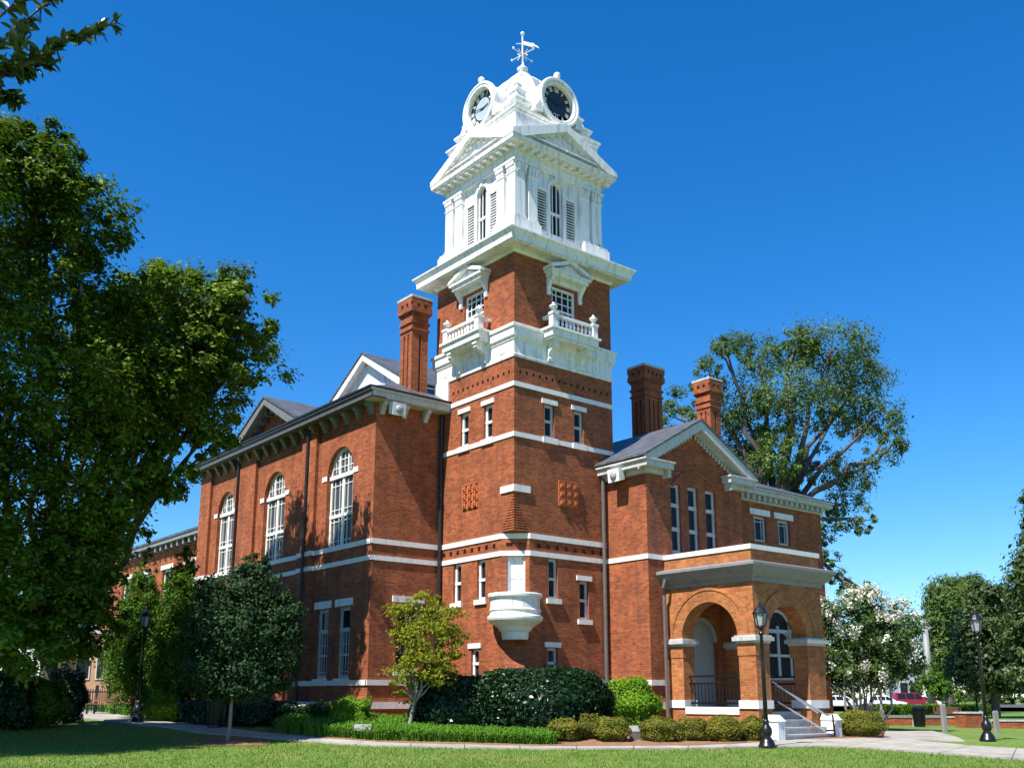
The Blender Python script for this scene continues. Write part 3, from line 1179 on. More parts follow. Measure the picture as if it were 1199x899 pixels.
for a, c in aw:
    uc, r = (a + c) / 2, (c - a) / 2
    vs = []
    for q in (-.5, .5):
        cc = uc + q * r * .98
        vs += [(cc - .17, 6.5, 8.9), (cc + .17, 6.5, 8.9)]
    vs += [(uc, 9.2, 10.2), (uc - r * .66, 9.2, 10.2), (uc + r * .66, 9.2, 10.2), (uc - r * .47, 9.2, 10.2), (uc + r * .47, 9.2, 10.2)]
    hs2 = [(6.72, a, c), (7.42, a, c), (7.85, a, c), (8.72, a, c), (9.38, a, c), (9.66, a, c)]
    th = [('v', uc, .15, 6.5, 9.0), ('h', 7.62, .11, a, c), ('v', uc - .30, .07, 9.1, 10.2), ('v', uc + .30, .07, 9.1, 10.2)]
    o = window(WL, a, c, 6.46, 9.13 + r, arch=True, vs=vs, hs_=hs2, thick=th, fw=.10, inset=.16, glass='tallglass', mw=.024)
    b = MB()
    b.fbox(WL, a - .34, a, 8.95, 9.13, -.05, .03).fbox(WL, c, c + .34, 8.95, 9.13, -.05, .03)
    b.fbox(WL, a, c, 8.97, 9.11, -.25, -.10)
    b.build('transom', M['stone'], o)
for bay in gw:
    for a, c in bay:
        cu = (a + c) / 2
        window(WL, a, c, 1.95, 4.36, vs=[(cu, 1.95, 3.6), (cu - .18, 1.95, 3.6), (cu + .18, 1.95, 3.6)], thick=[('h', 3.58, .14, a, c), ('h', 2.75, .09, a, c)], fw=.13,
               inset=.10, mat='offwhite', sill=(a - .06, c + .06, 1.86, 1.97), hs_=[(2.2, a, c), (3.1, a, c)],
               lintel=(a - .16, c + .16, 4.37, 4.62))
window(WR_, -1.72, -.78, 2.2, 4.44, vs=[(-1.25, 2.2, 4.4)], thick=[('h', 3.4, .09, -1.72, -.78)], fw=.08, mat='offwhite', lintel=(-1.9, -.62, 4.45, 4.66), sill=(-1.8, -.7, 2.06, 2.2))
for bay in gw:      # basement lights
    a, c = bay[0][0] + .1, bay[1][1] - .1
    b = MB()
    b.fbox(WL, a, c, .55, 1.0, -.02, .05).fbox(WL, a + .08, c - .08, .62, .93, .04, .055)
    o = b.build('basement_window', M['offwhite'], CH)
    MB().fbox(WL, a + .1, c - .1, .64, .91, .05, .065).build('pane', M['glass'], o)

# eaves of the wing
EO = .50
b = MB()
b.fbox(WL, YW - EO, YE + EO, 11.20, 11.25, -.1, EO - .06).fbox(WL, YW - EO, YE + EO, 11.22, 11.42, EO - .06, EO)
b.fbox(WL, YW - EO - .05, YE + EO, 11.42, 11.50, EO - .06, EO + .06)
b.build('eaves', M['fascia'], CH)
b = MB()
b.fbox(WR_, XW - EO + .061, .0, 11.199, 11.251, -.1, EO - .06).fbox(WR_, XW - EO + .001, .0, 11.221, 11.421, EO - .06, EO - .001)
b.fbox(WR_, XW - EO - .055, .0, 11.421, 11.501, EO - .06, EO + .055)
b.build('eaves', M['offwhite'], CH)
b = MB()
b.fbox(WL, YW - EO - .07, YE + EO + .05, 11.50, 11.57, EO - .1, EO + .10)
b.fbox(WR_, XW - EO + .1, .0, 11.505, 11.575, EO - .1, EO + .08)
b.build('gutter', M['dark'], CH)
bprof = [(.0, 10.78), (.08, 10.78), (.11, 10.84), (.10, 10.88), (.16, 10.93), (.20, 10.99), (.19, 11.02), (.27, 11.08), (.30, 11.13), (.30, 11.20), (0, 11.20)]
for k in range(19):
    u = 4.20 + k * .795
    b = MB()
    b.hexa([WL(u, z, d) for d, z in bprof], [WL(u + .2, z, d) for d, z in bprof])
    b.build('eaves_bracket', M['bracket'], CH)
for u in (-2.62, -1.75, -.85):
    b = MB()
    b.hexa([WR_(u, z, d) for d, z in bprof], [WR_(u + .17, z, d) for d, z in bprof])
    b.build('eaves_bracket', M['offwhite'], CH)
# gable over the middle bay
GC, GH = 11.85, 2.95
b = MB()
b.wall(WL, [(GC - 2.35, 11.45), (GC + 2.35, 11.45), (GC, 12.80)])
b.build('gable_wall', BK, CH)
b = MB()
b.fprism(WL, [(GC - GH, 11.50), (GC - GH + .62, 11.50), (GC, 12.78), (GC + GH - .62, 11.50), (GC + GH, 11.50), (GC + GH, 11.60), (GC, 13.10), (GC - GH, 11.60)], EO - .03, EO + .05)
b.fprism(WL, [(GC - GH + .3, 11.50), (GC - GH + .62, 11.50), (GC, 12.80), (GC + GH - .62, 11.50), (GC + GH - .3, 11.50), (GC, 13.0)], .0, EO - .03)
for k in range(5):
    for s in (-1, 1):
        u = GC + s * (.25 + k * .48)
        z = 12.76 - .48 * abs(u - GC)
        b.fprism(WL, [(u - .09, z - .22), (u + .09, z - .22), (u + .09, z + .05), (u - .09, z + .05)], 0, .34)
b.build('gable_cornice', M['bracket'], CH)
b = MB()
b.fprism(WL, [(GC - GH - .03, 11.56), (GC, 13.07), (GC + GH + .03, 11.56), (GC + GH + .03, 11.63), (GC, 13.15), (GC - GH - .03, 11.63)], -4.0, EO + .09)
b.build('roof', M['slate'], CH)
# hipped main roof of the wing
b = MB()
x0, x1, y0, y1, ze, zr = XW - EO - .05, 6.6, YW - EO - .05, YE + EO, 11.53, 13.55
ra, rb = (1.5, 7.2, zr), (1.5, 15.9, zr)
P0, P1, P2, P3 = (x0, y0, ze), (x1, y0, ze), (x1, y1, ze), (x0, y1, ze)
b.face([P0, P3, rb, ra]); b.face([P3, P2, rb]); b.face([P2, P1, ra, rb]); b.face([P1, P0, ra])
b.build('roof', M['slate'], CH)
# white attic gable behind
AX, AC = 0.0, 9.33
FA = FX(AX)
b = MB()
b.wall(FA, [(AC - 3.0, 13.0), (AC + 3.0, 13.0), (AC, 14.75)])
b.farc(FA, AC, 13.05, 1.30, 1.40, 0, .05, 0, 180, 20)
b.fprism(FA, [(AC - 3.4, 12.9), (AC - 2.8, 12.9), (AC, 14.62), (AC + 2.8, 12.9), (AC + 3.4, 12.9), (AC, 14.92)], -.02, .32)
b.build('attic_gable', M['white'], CH)
b = MB()
b.fprism(FA, [(AC - 3.45, 12.88), (AC, 14.90), (AC + 3.45, 12.88), (AC + 3.45, 12.95), (AC, 14.98), (AC - 3.45, 12.95)], -7, .36)
b.build('roof', M['slate'], CH)


def chimney(x0, x1, y0, y1, z0, z1):
    b = MB()
    cx, cy, hx, hy = (x0 + x1) / 2, (y0 + y1) / 2, (x1 - x0) / 2, (y1 - y0) / 2

    def blk(g, za, zb):
        b.box(cx - hx - g, cx + hx + g, cy - hy - g, cy + hy + g, za, zb)
    blk(-.07, z0, z1 - .1)
    # corner piers and ribs leave tall recessed slots
    top = z1 - 1.45
    for fa, L0, L1, p0 in ((FX(x0), y0, y1, 0), (FY(y0), x0, x1, 0), (FXp(x1), y0, y1, 0), (FYp(y1), x0, x1, 0)):
        n = 3 if (L1 - L0) > .85 else (1 if L1 - L0 < .72 else 2)
        w_ = .085
        edges_ = [L0 + (L1 - L0) * (k + 1) / (n + 1) for k in range(n)]
        prev = L0 + (.0 if fa in () else 0)
        for e in edges_ + [None]:
            u1 = (e - w_ / 2) if e is not None else L1
            b.fbox(fa, prev + (.071 if prev == L0 else 0), u1 - (.071 if e is None else 0), z0, top, -.07, 0)
            if e is not None: prev = e + w_ / 2
    for sx, sy in ((x0, y0), (x1 - .071, y0), (x0, y1 - .071), (x1 - .071, y1 - .071)):
        b.box(sx, sx + .071, sy, sy + .071, z0, top)
    blk(.002, top, z1 - 1.30)
    blk(.045, z1 - 1.30, z1 - 1.22)
    blk(.0, z1 - 1.22, z1 - 1.04)
    blk(.05, z1 - 1.04, z1 - .95)
    blk(.0, z1 - .95, z1 - .72)
    for k in range(3):
        blk(.03 + .035 * k, z1 - .72 + .05 * k, z1 - .67 + .05 * k)
    blk(.10, z1 - .57, z1 - .42)
    blk(.02, z1 - .42, z1 - .28)
    for fa, L0, L1 in ((FX(x0), y0, y1), (FY(y0), x0, x1), (FXp(x1), y0, y1), (FYp(y1), x0, x1)):
        n = max(2, int((L1 - L0 + .2) / .24))
        st_ = (L1 - L0 + .2) / n
        for k in range(n):
            u = L0 - .1 + st_ * (k + .5)
            if 0 < k < n - 1 or True:
                b.fbox(fa, u - st_ * .30, u + st_ * .30, z1 - .42, z1 - .28, .02, .099)
    blk(.10, z1 - .28, z1 - .10)
    o = b.build('chimney', BK, CH)
    b = MB()
    b.box(cx - hx - .11, cx + hx + .11, cy - hy - .11, cy + hy + .11, z1 - .09, z1)
    b.build('chimney_cap', M['greystone'], o)
    return o


chimney(-1.2, -.5, 4.34, 5.10, 11.6, 15.58)
chimney(8.36, 9.36, 2.0, 2.75, 9.5, 14.42)
chimney(12.36, 13.02, 2.0, 2.75, 9.0, 14.68)

# downspouts
for y in (8.56, 14.72):
    MB().tube([(XW - .20, y, 11.1), (XW - .20, y, .4)], .055, 8).build('downspout', M['dark'], CH)
b = MB()
b.tube([(-.12, YW - .13, 11.15), (-.12, YW - .13, .4)], .065, 8)
b.build('downspout', M['dark'], CH)
b = MB()
b.tube([(3.86, -.12, 8.7), (3.86, -.12, .3)], .065, 8)
b.build('downspout', M['pipe'], CH)

# far low wing behind the left wing
b = MB()
FFW = FX(-.6)
fw_w = [(21.5 + 3.2 * k, 22.9 + 3.2 * k) for k in range(5)]
b.wall(FFW, rect(YE, 40, .2, 9.3), [rect(a, c, 5.8, 8.0) for a, c in fw_w] + [rect(a, c, 1.6, 4.2) for a, c in fw_w], .2)
b.build('brick_wall', BK, CH)
for a, c in fw_w:
    cu = (a + c) / 2
    for z0, z1 in ((5.8, 8.0), (1.6, 4.2)):
        window(FFW, a, c, z0, z1, vs=[(cu, z0, z1)], thick=[('h', (z0 + z1) / 2, .08, a, c)], fw=.09, lintel=(a - .2, c + .2, z1 + .01, z1 + .24))
b = MB()
b.fbox(FFW, YE, 40.4, 9.3, 9.5, -.1, .45)
for k in range(26):
    b.fbox(FFW, YE + .3 + .8 * k, YE + .5 + .8 * k, 9.0, 9.3, 0, .36)
b.build('eaves', M['greytrim'], CH)
b = MB()
b.hexa([(-1.1, YE, 9.5), (-1.1, 40.5, 9.5), (6, 40.5, 12.0), (6, YE, 12.0)], [(-1.1, YE, 9.62), (-1.1, 40.5, 9.62), (6, 40.5, 12.12), (6, YE, 12.12)])
b.build('roof', M['slate'], CH)

# ------------------------------------------------------------------ right wing
XR, YR, YC, XE = 4.05, -1.94, -1.1, 15.2
RL, RF, RC = FX(XR), FY(YR), FY(YC)
b = MB()
b.wall(RL, rect(YR, .0, .1, 9.0))
b.build('brick_wall', BK, CH)
tri = [(5.25, 5.75), (6.13, 6.66), (7.04, 7.60)]
ALC = (5.78, 7.38, 1.0, 3.20)
b = MB()
APX = 6.48
b.wall(RF, [(XR, .1), (9.05, .1), (9.05, 9.0), (APX, 10.42), (XR, 9.0)], [rect(a, c, 5.5, 8.45) for a, c in tri] + [archloop(ALC[0], ALC[1], ALC[2], ALC[3])], .2)
b.build('brick_wall', BK, CH)
b = MB()
b.wall(RC, rect(9.05, XE, .1, 8.9), [rect(10.80, 11.58, 7.12, 8.10), rect(12.30, 13.06, 7.12, 8.10), archloop(11.2, 12.9, 2.0, 3.8)], .2)
b.wall(FXp(9.05), rect(YR, YC, .1, 9.0)).wall(FXp(XE), rect(YC, 12, .1, 8.9))
b.build('brick_wall', BK, CH)
for a, c in tri:
    zs = [6.12, 6.9, 7.72]
    window(RF, a, c, 5.5, 8.45, thick=[('h', z, .13, a, c) for z in zs], fw=.10, mat='offwhite', inset=.10)
for a, c in ((10.80, 11.58), (12.30, 13.06)):
    cu = (a + c) / 2
    window(RC, a, c, 7.12, 8.10, vs=[(a + .2, 7.12, 8.1), (c - .2, 7.12, 8.1)], hs_=[(7.9, a, c)], fw=.09, mat='offwhite', lintel=(a - .22, c + .22, 8.13, 8.36), inset=.09)
window(RC, 11.2, 12.9, 2.0, 4.65, arch=True, thick=[('v', 12.05, .14, 2, 4), ('h', 3.8, .14, 11.2, 12.9), ('h', 2.9, .1, 11.2, 12.9)], fw=.14, inset=.1, mat='offwhite', glass='void')
# alcove and blind arch
b = MB()
b.fprism(RF, archloop(ALC[0], ALC[1], ALC[2], ALC[3]), -.26, -.19)
alc = b.build('porch_alcove', M['panelgrey'], CH)
MB().farc(RF, (ALC[0] + ALC[1]) / 2, ALC[3], .66, .80, -.19, -.02, n=20).build('alcove_arch', M['panelgrey'], alc)
b = MB()
b.farc(RF, APX, 7.55, 1.36, 1.46, -.01, .05, 35, 145, 14)
b.build('blind_arch', BK, CH)
for s in (-1, 1):
    b = MB()
    for k in range(18):
        u = APX + s * (.12 + .155 * k)
        z = 10.40 - .553 * abs(u - APX)
        b.fbox(RF, u - .045, u + .045, z - .16, z, 0, .05)
    b.build('rake_corbel', M['offwhite'], CH)
# bands
for z0, z1, pr_ in ((1.0, 1.21, .07), (1.74, 1.91, .05), (5.78, 5.94, .035)):
    b = MB()
    b.hexa([(XR - pr_, .0, z0), (XR - pr_, YR - pr_, z0), (4.84, YR - pr_, z0), (4.84, YR + .05, z0), (XR + .05, YR + .05, z0), (XR + .05, .0, z0)],
           [(XR - pr_, .0, z1), (XR - pr_, YR - pr_, z1), (4.84, YR - pr_, z1), (4.84, YR + .05, z1), (XR + .05, YR + .05, z1), (XR + .05, .0, z1)])
    b.build('stone_band', M['stone'], CH)
# eaves, returns, rakes
b = MB()
b.fbox(RL, YR - .40, -.02, 8.80, 9.00, 0, .36).fbox(RL, YR - .46, -.02, 9.0, 9.06, -.2, .44)
b.fbox(RL, YR - .1, -.02, 8.62, 8.80, 0, .12)
b.fbox(RF, XR - .358, 5.02, 8.801, 8.999, .0, .399).fbox(RF, XR - .438, 5.06, 9.001, 9.059, .0, .459).fbox(RF, XR, 4.8, 8.64, 8.8, 0, .14)
b.fbox(RF, 4.84, 4.98, 8.55, 8.8, .0, .3)
b.build('eaves', M['offwhite'], CH)
b = MB()
b.fbox(RF, 8.0, 9.42, 8.80, 9.0, 0, .40).fbox(RF, 7.94, 9.48, 9.0, 9.06, 0, .46).fbox(RF, 8.2, 9.05, 8.64, 8.8, 0, .14)
b.fbox(RF, 8.12, 8.26, 8.55, 8.8, .0, .3)
b.build('eaves_return', M['offwhite'], CH)
b = MB()
b.fbox(RC, 9.43, XE + .36, 8.84, 9.0, -.1, .36).fbox(RC, 9.43, XE + .42, 9.0, 9.07, -.1, .43).fbox(RC, 9.05, XE + .1, 8.60, 8.84, 0, .08)
for k in range(17):
    b.fbox(RC, 9.5 + .34 * k, 9.62 + .34 * k, 8.66, 8.84, .08, .26)
b.build('eaves', M['offwhite'], CH)
b = MB()
e0, e1, zt = 3.62, 9.44, 9.06
b.fprism(RF, [(e0, zt), (e0 + .5, zt), (APX, 10.44), (e1 - .5, zt), (e1, zt), (e1, zt + .1), (APX, 10.80), (e0, zt + .1)], .36, .44)
b.fprism(RF, [(e0 + .2, zt + .002), (e0 + .52, zt + .002), (APX, 10.42), (e1 - .52, zt + .002), (e1 - .2, zt + .002), (APX, 10.62)], .0, .36)
b.build('rake_cornice', M['offwhite'], CH)
b = MB()
b.fprism(RF, [(e0 - .04, zt + .05), (APX, 10.76), (e1 + .04, zt + .05), (e1 + .04, zt + .12), (APX, 10.84), (e0 - .04, zt + .12)], -5.5, .48)
b.build('roof', M['slate'], CH)
b = MB()
x0, x1, y0, y1, ze, zr = 3.7, XE + .45, YC - .45, 12.5, 9.09, 11.75
ra, rb = (9.0, 5.0, zr), (10.6, 5.0, zr)
P0, P1, P2, P3 = (x0, y0, ze), (x1, y0, ze), (x1, y1, ze), (x0, y1, ze)
b.face([P0, P1, rb, ra]); b.face([P1, P2, rb]); b.face([P2, P3, ra, rb]); b.face([P3, P0, ra])
b.build('roof', M['slate'], CH)

# ------------------------------------------------------------------ porch
XP, YP, XQ = 4.81, -5.45, 8.30
PL, PF, PR_ = FX(XP), FY(YP), FXp(XQ)
PB = M['porch_brick']
ZS, FL = 3.18, .95
AL, AF = (-4.82, -2.62), (5.46, 7.42)
b = MB()
for fr in (PL, PR_):
    b.wall(fr, rect(YP, YR, .05, 5.80), [(archloop(AL[0], AL[1], 1.09, ZS), .52, False)])
fo = [(XP, .05), (AF[0], .05), (AF[0], ZS)] + [((AF[0] + AF[1]) / 2 - (AF[1] - AF[0]) / 2 * math.cos(math.pi * i / 20), ZS + (AF[1] - AF[0]) / 2 * math.sin(math.pi * i / 20)) for i in range(1, 20)] + [(AF[1], ZS), (AF[1], .05), (XQ, .05), (XQ, 5.80), (XP, 5.80)]
b.wall(PF, fo)
for i in range(1, len(fo) - 4):
    a, c = fo[i], fo[i + 1]
    if a[1] <= .06 and c[1] <= .06: continue
    b.face([PF(*a, 0), PF(*c, 0), PF(*c, -.52), PF(*a, -.52)])
# inner skins
ifx, ipx, ify = FXp(XP + .52), FX(XQ - .52), FYp(YP + .52)
b.wall(ifx, rect(YP + .52, YR, .05, 4.85), [archloop(AL[0], AL[1], 1.09, ZS)], .0)
b.wall(ipx, rect(YP + .52, YR, .05, 4.85), [archloop(AL[0], AL[1], 1.09, ZS)], .0)
fi = [(XP + .52, .05)] + fo[1:-3] + [(XQ - .52, .05), (XQ - .52, 4.85), (XP + .52, 4.85)]
b.wall(ify, fi)
porch = b.build('porch', PB, CH)
b = MB()
b.box(XP + .52, XQ - .52, YP + .52, YR, 4.7, 4.84)
b.build('porch_ceiling', M['offwhite'], porch)
b = MB()
b.box(XP + .2, XQ - .2, -5.05, YR, .1, FL)
b.build('porch_floor', M['stepstone'], porch)
for fr, (a, c) in ((PL, AL), (PF, AF), (PR_, AL)):
    MB().farc(fr, (a + c) / 2, ZS, (c - a) / 2 + .004, (c - a) / 2 + .37, -.02, .025, n=24).build('arch_ring', PB, porch)
    MB().farc(fr, (a + c) / 2, ZS, (c - a) / 2 + .37, (c - a) / 2 + .45, -.02, .05, n=24).build('arch_hood', PB, porch)
# caps, bases
def pier_bits(x0, x1, y0, y1):
    b = MB()
    b.box(x0 - .05, x1 + .05, y0 - .05, y1 + .05, 2.96, 3.03).box(x0 - .13, x1 + .13, y0 - .13, y1 + .13, 3.03, 3.15).box(x0 - .08, x1 + .08, y0 - .08, y1 + .08, 3.15, 3.20)
    b.build('pier_cap', M['greystone'], porch)
    b = MB()
    b.box(x0 - .045, x1 + .045, y0 - .045, y1 + .045, 1.05, 1.29)
    b.build('pier_base', M['stone'], porch)
    b = MB()
    b.box(x0 - .02, x1 + .02, y0 - .02, y1 + .02, 2.60, 2.96)
    b.build('pier_neck', PB, porch)


pier_bits(XP, XP + .645, YP, YP + .63)
pier_bits(XQ - .88, XQ, YP, YP + .63)
pier_bits(XP, XP + .52, AL[1] + .004, YR - .02)
pier_bits(XQ - .52, XQ, AL[1] + .004, YR - .02)
for fr in (PL, PR_):
    b = MB()
    b.fbox(fr, AL[0] + .05, AL[1] - .05, .87, 1.09, -.5, .04)
    b.build('sill_stone', M['stone'], porch)
    b = MB()
    for z, h in ((2.02, .03), (1.80, .025), (1.20, .03)):
        b.fbox(fr, AL[0], AL[1], z - h, z + h, -.30, -.24)
    n = 16
    for k in range(n):
        u = AL[0] + (AL[1] - AL[0]) * (k + .5) / n
        b.fbox(fr, u - .011, u + .011, 1.2, 1.8, -.285, -.262)
    b.build('porch_railing', M['black'], porch)
# cornice and parapet
hx, hy = (XQ - XP) / 2, (YR - YP) / 2
pcx = (XP + XQ) / 2
def prect(g, z): return [(XP - g, YR, z), (XP - g, YP - g, z), (XQ + g, YP - g, z), (XQ + g, YR, z)]
b = MB()
b.loops([prect(g, z) for g, z in ((.0, 4.80), (.05, 4.80), (.06, 4.90), (.12, 4.95), (.24, 5.05), (.34, 5.20), (.40, 5.26), (.40, 5.34), (.36, 5.36), (.02, 5.44))], cap=False)
for k in range(40):
    u = YP - .04 + (YR - YP) * k / 40
    b.fbox(PL, u, u + .045, 4.93, 4.99, .05, .13)
for k in range(40):
    u = XP + (XQ - XP) * k / 40
    b.fbox(PF, u, u + .045, 4.93, 4.99, .05, .13)
b.build('porch_cornice', M['greytrim'], porch)
b = MB()
b.loops([prect(g, z) for g, z in ((-.2, 5.78), (.04, 5.78), (.04, 5.93), (-.2, 5.93))], cap=False)
b.build('parapet_coping', M['stone'], porch)
b = MB()
b.box(XP + .01, XQ - .01, YP + .01, YR - .01, 5.2, 5.42)
b.build('porch_roof', M['greytrim'], porch)
b = MB()
b.tube([(XP - .30, YR - .3, 5.1), (XP - .34, YR - .25, 4.85), (XP - .22, YR - .16, 4.6), (XP - .22, YR - .16, .2)], .06, 8)
b.build('downspout', M['pipe'], CH)
# steps
st_ = [(-5.98, .31), (-5.68, .50), (-5.38, .72)]
b = MB()
for i, (y, z) in enumerate(st_):
    b.box(5.25 + .0, 7.80, y, -5.06, [.05, .31, .50][i] + .001, z)
    b.box(5.25, 7.80, y - .025, y + .2, z - .05, z + .002)
b.build('steps', M['stepstone'], CH)
for x in (4.93, 7.80):
    b = MB()
    b.hexa([(x, -6.02, .05), (x + .32, -6.02, .05), (x + .32, YP - .05, .05), (x, YP - .05, .05)],
           [(x, -6.02, .70), (x + .32, -6.02, .70), (x + .32, YP - .05, .70), (x, YP - .05, .70)])
    b.hexa([(x - .03, -6.05, .70), (x + .35, -6.05, .70), (x + .35, YP - .05, .70), (x - .03, YP - .05, .70)],
           [(x + .09, -5.93, .88), (x + .23, -5.93, .88), (x + .23, YP - .05, .88), (x + .09, YP - .05, .88)])
    b.build('cheek_wall', M['white'], CH)
b = MB()
b.tube([(6.0, -5.1, 1.85), (7.0, -5.97, .92)], .028)
b.tube([(6.22, -5.1, 1.72), (7.30, -6.05, .86)], .032).tube([(6.22, -5.1, 1.25), (7.25, -6.02, .40)], .03)
hr = b.build('handrail', M['steel'], CH)
b = MB()
b.tube([(7.30, -6.05, .86), (7.62, -6.06, .86), (7.64, -6.08, .14)], .03).tube([(7.25, -6.02, .40), (7.62, -6.06, .40)], .028)
b.build('handrail_end_loop', M['black'], hr)

# floodlights under the eaves
for nm, fr, u, z, lab in (('floodlight', FX(XR), -.95, 8.70, 'square white floodlight hanging under the eave of the porch wing'),
                          ('floodlight', FY(YW), -2.15, 10.98, 'square white floodlight tucked under the roof corner of the left wing')):
    p = fr(u, z, .42)
    f = thing(nm, lab, 'floodlight', p, 'floodlights under the eaves')
    b = MB()
    prof = [(.18, .24), (.44, .16), (.40, -.28), (.14, -.20)]
    b.hexa([fr(u - .26, z + a, d + .1) for d, a in prof], [fr(u + .26, z + a, d + .1) for d, a in prof])
    b.build('housing', M['white'], f)
    b = MB()
    c = Vector(fr(u, z - .06, .528))
    ax = (Vector(fr(u, z - .06, .60)) - Vector(fr(u, z - .06, .5)))
    b.lathe(c, [(.15, 0), (.14, .03), (.10, .06), (.001, .08)], 20, axis=ax)
    b.build('lens', M['lampglass'], f, smooth=True)
    b = MB()
    b.tube([fr(u, z + .15, .30), fr(u, z + .25, .2)], .03, 6)
    b.build('arm', M['offwhite'], f)


# ------------------------------------------------------------------ foliage generators
def quads(name, V4, mat, parent=None, loc=None):
    """V4: (n,4,3) array of quads"""
    n = len(V4)
    me = bpy.data.meshes.new(name)
    V = np.ascontiguousarray(V4.reshape(-1, 3), dtype=np.float32)
    if parent is not None: V = V - np.array(parent.location, dtype=np.float32)
    elif loc is not None: V = V - np.array(loc, dtype=np.float32)
    me.vertices.add(4 * n)
    me.vertices.foreach_set('co', V.ravel())
    me.loops.add(4 * n)
    me.loops.foreach_set('vertex_index', np.arange(4 * n, dtype=np.int32))
    me.polygons.add(n)
    me.polygons.foreach_set('loop_start', np.arange(0, 4 * n, 4, dtype=np.int32))
    me.update(calc_edges=True)
    me.validate()
    me.materials.append(mat)
    o = bpy.data.objects.new(name, me)
    COL.objects.link(o)
    if parent is not None: o.parent = parent
    elif loc is not None: o.location = loc
    return o


def unit(a):
    return a / np.maximum(np.linalg.norm(a, axis=-1, keepdims=True), 1e-9)


def leaf_quads(C, N, leaf, rng, asp=.5, jit=.35):
    n = len(C)
    T = unit(np.cross(N, rng.normal(size=(n, 3))))
    B = np.cross(N, T)
    L = (leaf * (1 + jit * rng.normal(size=(n, 1)))).clip(leaf * .4, leaf * 2) * .5
    Wd = L * asp
    droop = N * L * .3
    return np.stack([C - T * L - droop * .5, C + B * Wd + droop * .2, C + T * L - droop * .5, C - B * Wd + droop * .2], 1)


def crown_pts(lobes, n, rng, clump=.24, per=45, shell=.45, zsq=.75, up=.45, rag=1.08):
    """clumps of leaves spread through the outer part of each lobe"""
    lobes = [(np.array(c, float), np.array(r, float) if hasattr(r, '__len__') else np.full(3, float(r))) for c, r in lobes]
    wts = np.array([np.prod(r) ** (2 / 3) for _, r in lobes])
    wts /= wts.sum()
    P, Nn = [], []
    for (c, r), w in zip(lobes, wts):
        k = max(3, int(n * w / per))
        d = unit(rng.normal(size=(k, 3)))
        rad = (shell ** 3 + (rag - shell ** 3) * rng.random((k, 1))) ** (1 / 3)
        cc = c + d * rad * r
        cr = clump * r.mean() * (.45 + 1.0 * rng.random((k, 1)))
        m_ = np.repeat(np.arange(k), per)
        off = rng.normal(size=(k * per, 3)) * .55
        off[:, 2] *= zsq
        P.append(cc[m_] + off * cr[m_])
        nn = d[m_] * .35 + off * .55 + np.array([0, 0, up]) + rng.normal(size=(k * per, 3)) * .42
        Nn.append(unit(nn))
    return np.concatenate(P), np.concatenate(Nn)


def limb_mesh(paths):
    b = MB()
    for pts, rad in paths:
        b.tube(pts, rad, 8)
    return b


def bent(p0, p1, r0, r1, rng, n=5, wob=.08):
    p0, p1 = Vector(p0), Vector(p1)
    L = (p1 - p0).length
    pts = []
    for i in range(n + 1):
        k = i / n
        p = p0.lerp(p1, k)
        if 0 < i < n: p = p + Vector(rng.normal(size=3)) * wob * L * .5
        pts.append(p)
    return pts, [r0 + (r1 - r0) * i / n for i in range(n + 1)]


def tree(name, label, cat, base, lobes, n, leaf, mat, rng, trunk_r=.2, bark='bark', fork=None, asp=.5, clump=.24, per=45, shell=.45, lean=(0, 0), group=None, zsq=.75, limbs=True, limb_bark=None, up=.45, rag=1.08):
    t = thing(name, label, cat, tuple(base), group)
    cz = np.array([c for c, _ in lobes], float)
    fk = Vector(base) + Vector((lean[0], lean[1], (fork if fork else .35 * (cz[:, 2].max() - base[2]))))
    paths = [bent(Vector(base) - Vector((0, 0, .1)), fk, trunk_r, trunk_r * .75, rng, 5, .012)]
    b = limb_mesh(paths)
    b.build('trunk', M[bark], t, smooth=True)
    if limbs:
        b2 = []
        for c, r in lobes:
            c = Vector(c)
            b2.append(bent(fk - Vector((0, 0, .2)), c, trunk_r * .5, trunk_r * .14, rng, 6, .045))
            rr = float(np.mean(r))
            for q in range(4):
                e = c + Vector(unit(rng.normal(size=3))) * rr * .55
                b2.append(bent(c.lerp(fk, .25 * rng.random()), e, trunk_r * .16, trunk_r * .04, rng, 4, .06))
        limb_mesh(b2).build('limbs', M[limb_bark or bark], t, smooth=True)
    C, N = crown_pts(lobes, n, rng, clump, per, shell, zsq, up, rag)
    quads('crown', leaf_quads(C, N, leaf, rng, asp), mat, t)
    return t


def plobes(t, L, dz=None):
    """lobes given as photo pixel ellipse (cx, cy, rx, ry[, dt]) at distance t"""
    out = []
    for q in L:
        cx, cy, rx, ry = q[:4]
        dt = q[4] if len(q) > 4 else 0
        k = (t + dt) / FPX
        p = at(cx, cy, t + dt)
        r = rx * k
        out.append((tuple(p), (r, r, ry * k)))
    return out


rng = np.random.default_rng(11)

# ------------------------------------------------------------------ ground, path, bed
def axis_vals():
    s = list(np.concatenate([-np.geomspace(1500, 32, 14), np.arange(-30, 30.1, .75), np.geomspace(32, 1500, 14)]))
    t = list(np.concatenate([np.arange(-30, 16, 4), np.arange(16, 50, .6), np.geomspace(50, 2500, 22)]))
    return s, t


sv, tv = axis_vals()
b = MB()
vs = []
for t in tv:
    row = []
    for s in sv:
        x = CX + s * math.sin(YAW) + t * math.cos(YAW)
        y = CY - s * math.cos(YAW) + t * math.sin(YAW)
        row.append(b.bm.verts.new((x, y, G(x, y))))
    vs.append(row)
for i in range(len(tv) - 1):
    for j in range(len(sv) - 1):
        b.bm.faces.new((vs[i][j], vs[i][j + 1], vs[i + 1][j + 1], vs[i + 1][j]))
tag(b.build('lawn', M['grass'], smooth=True), kind='structure')


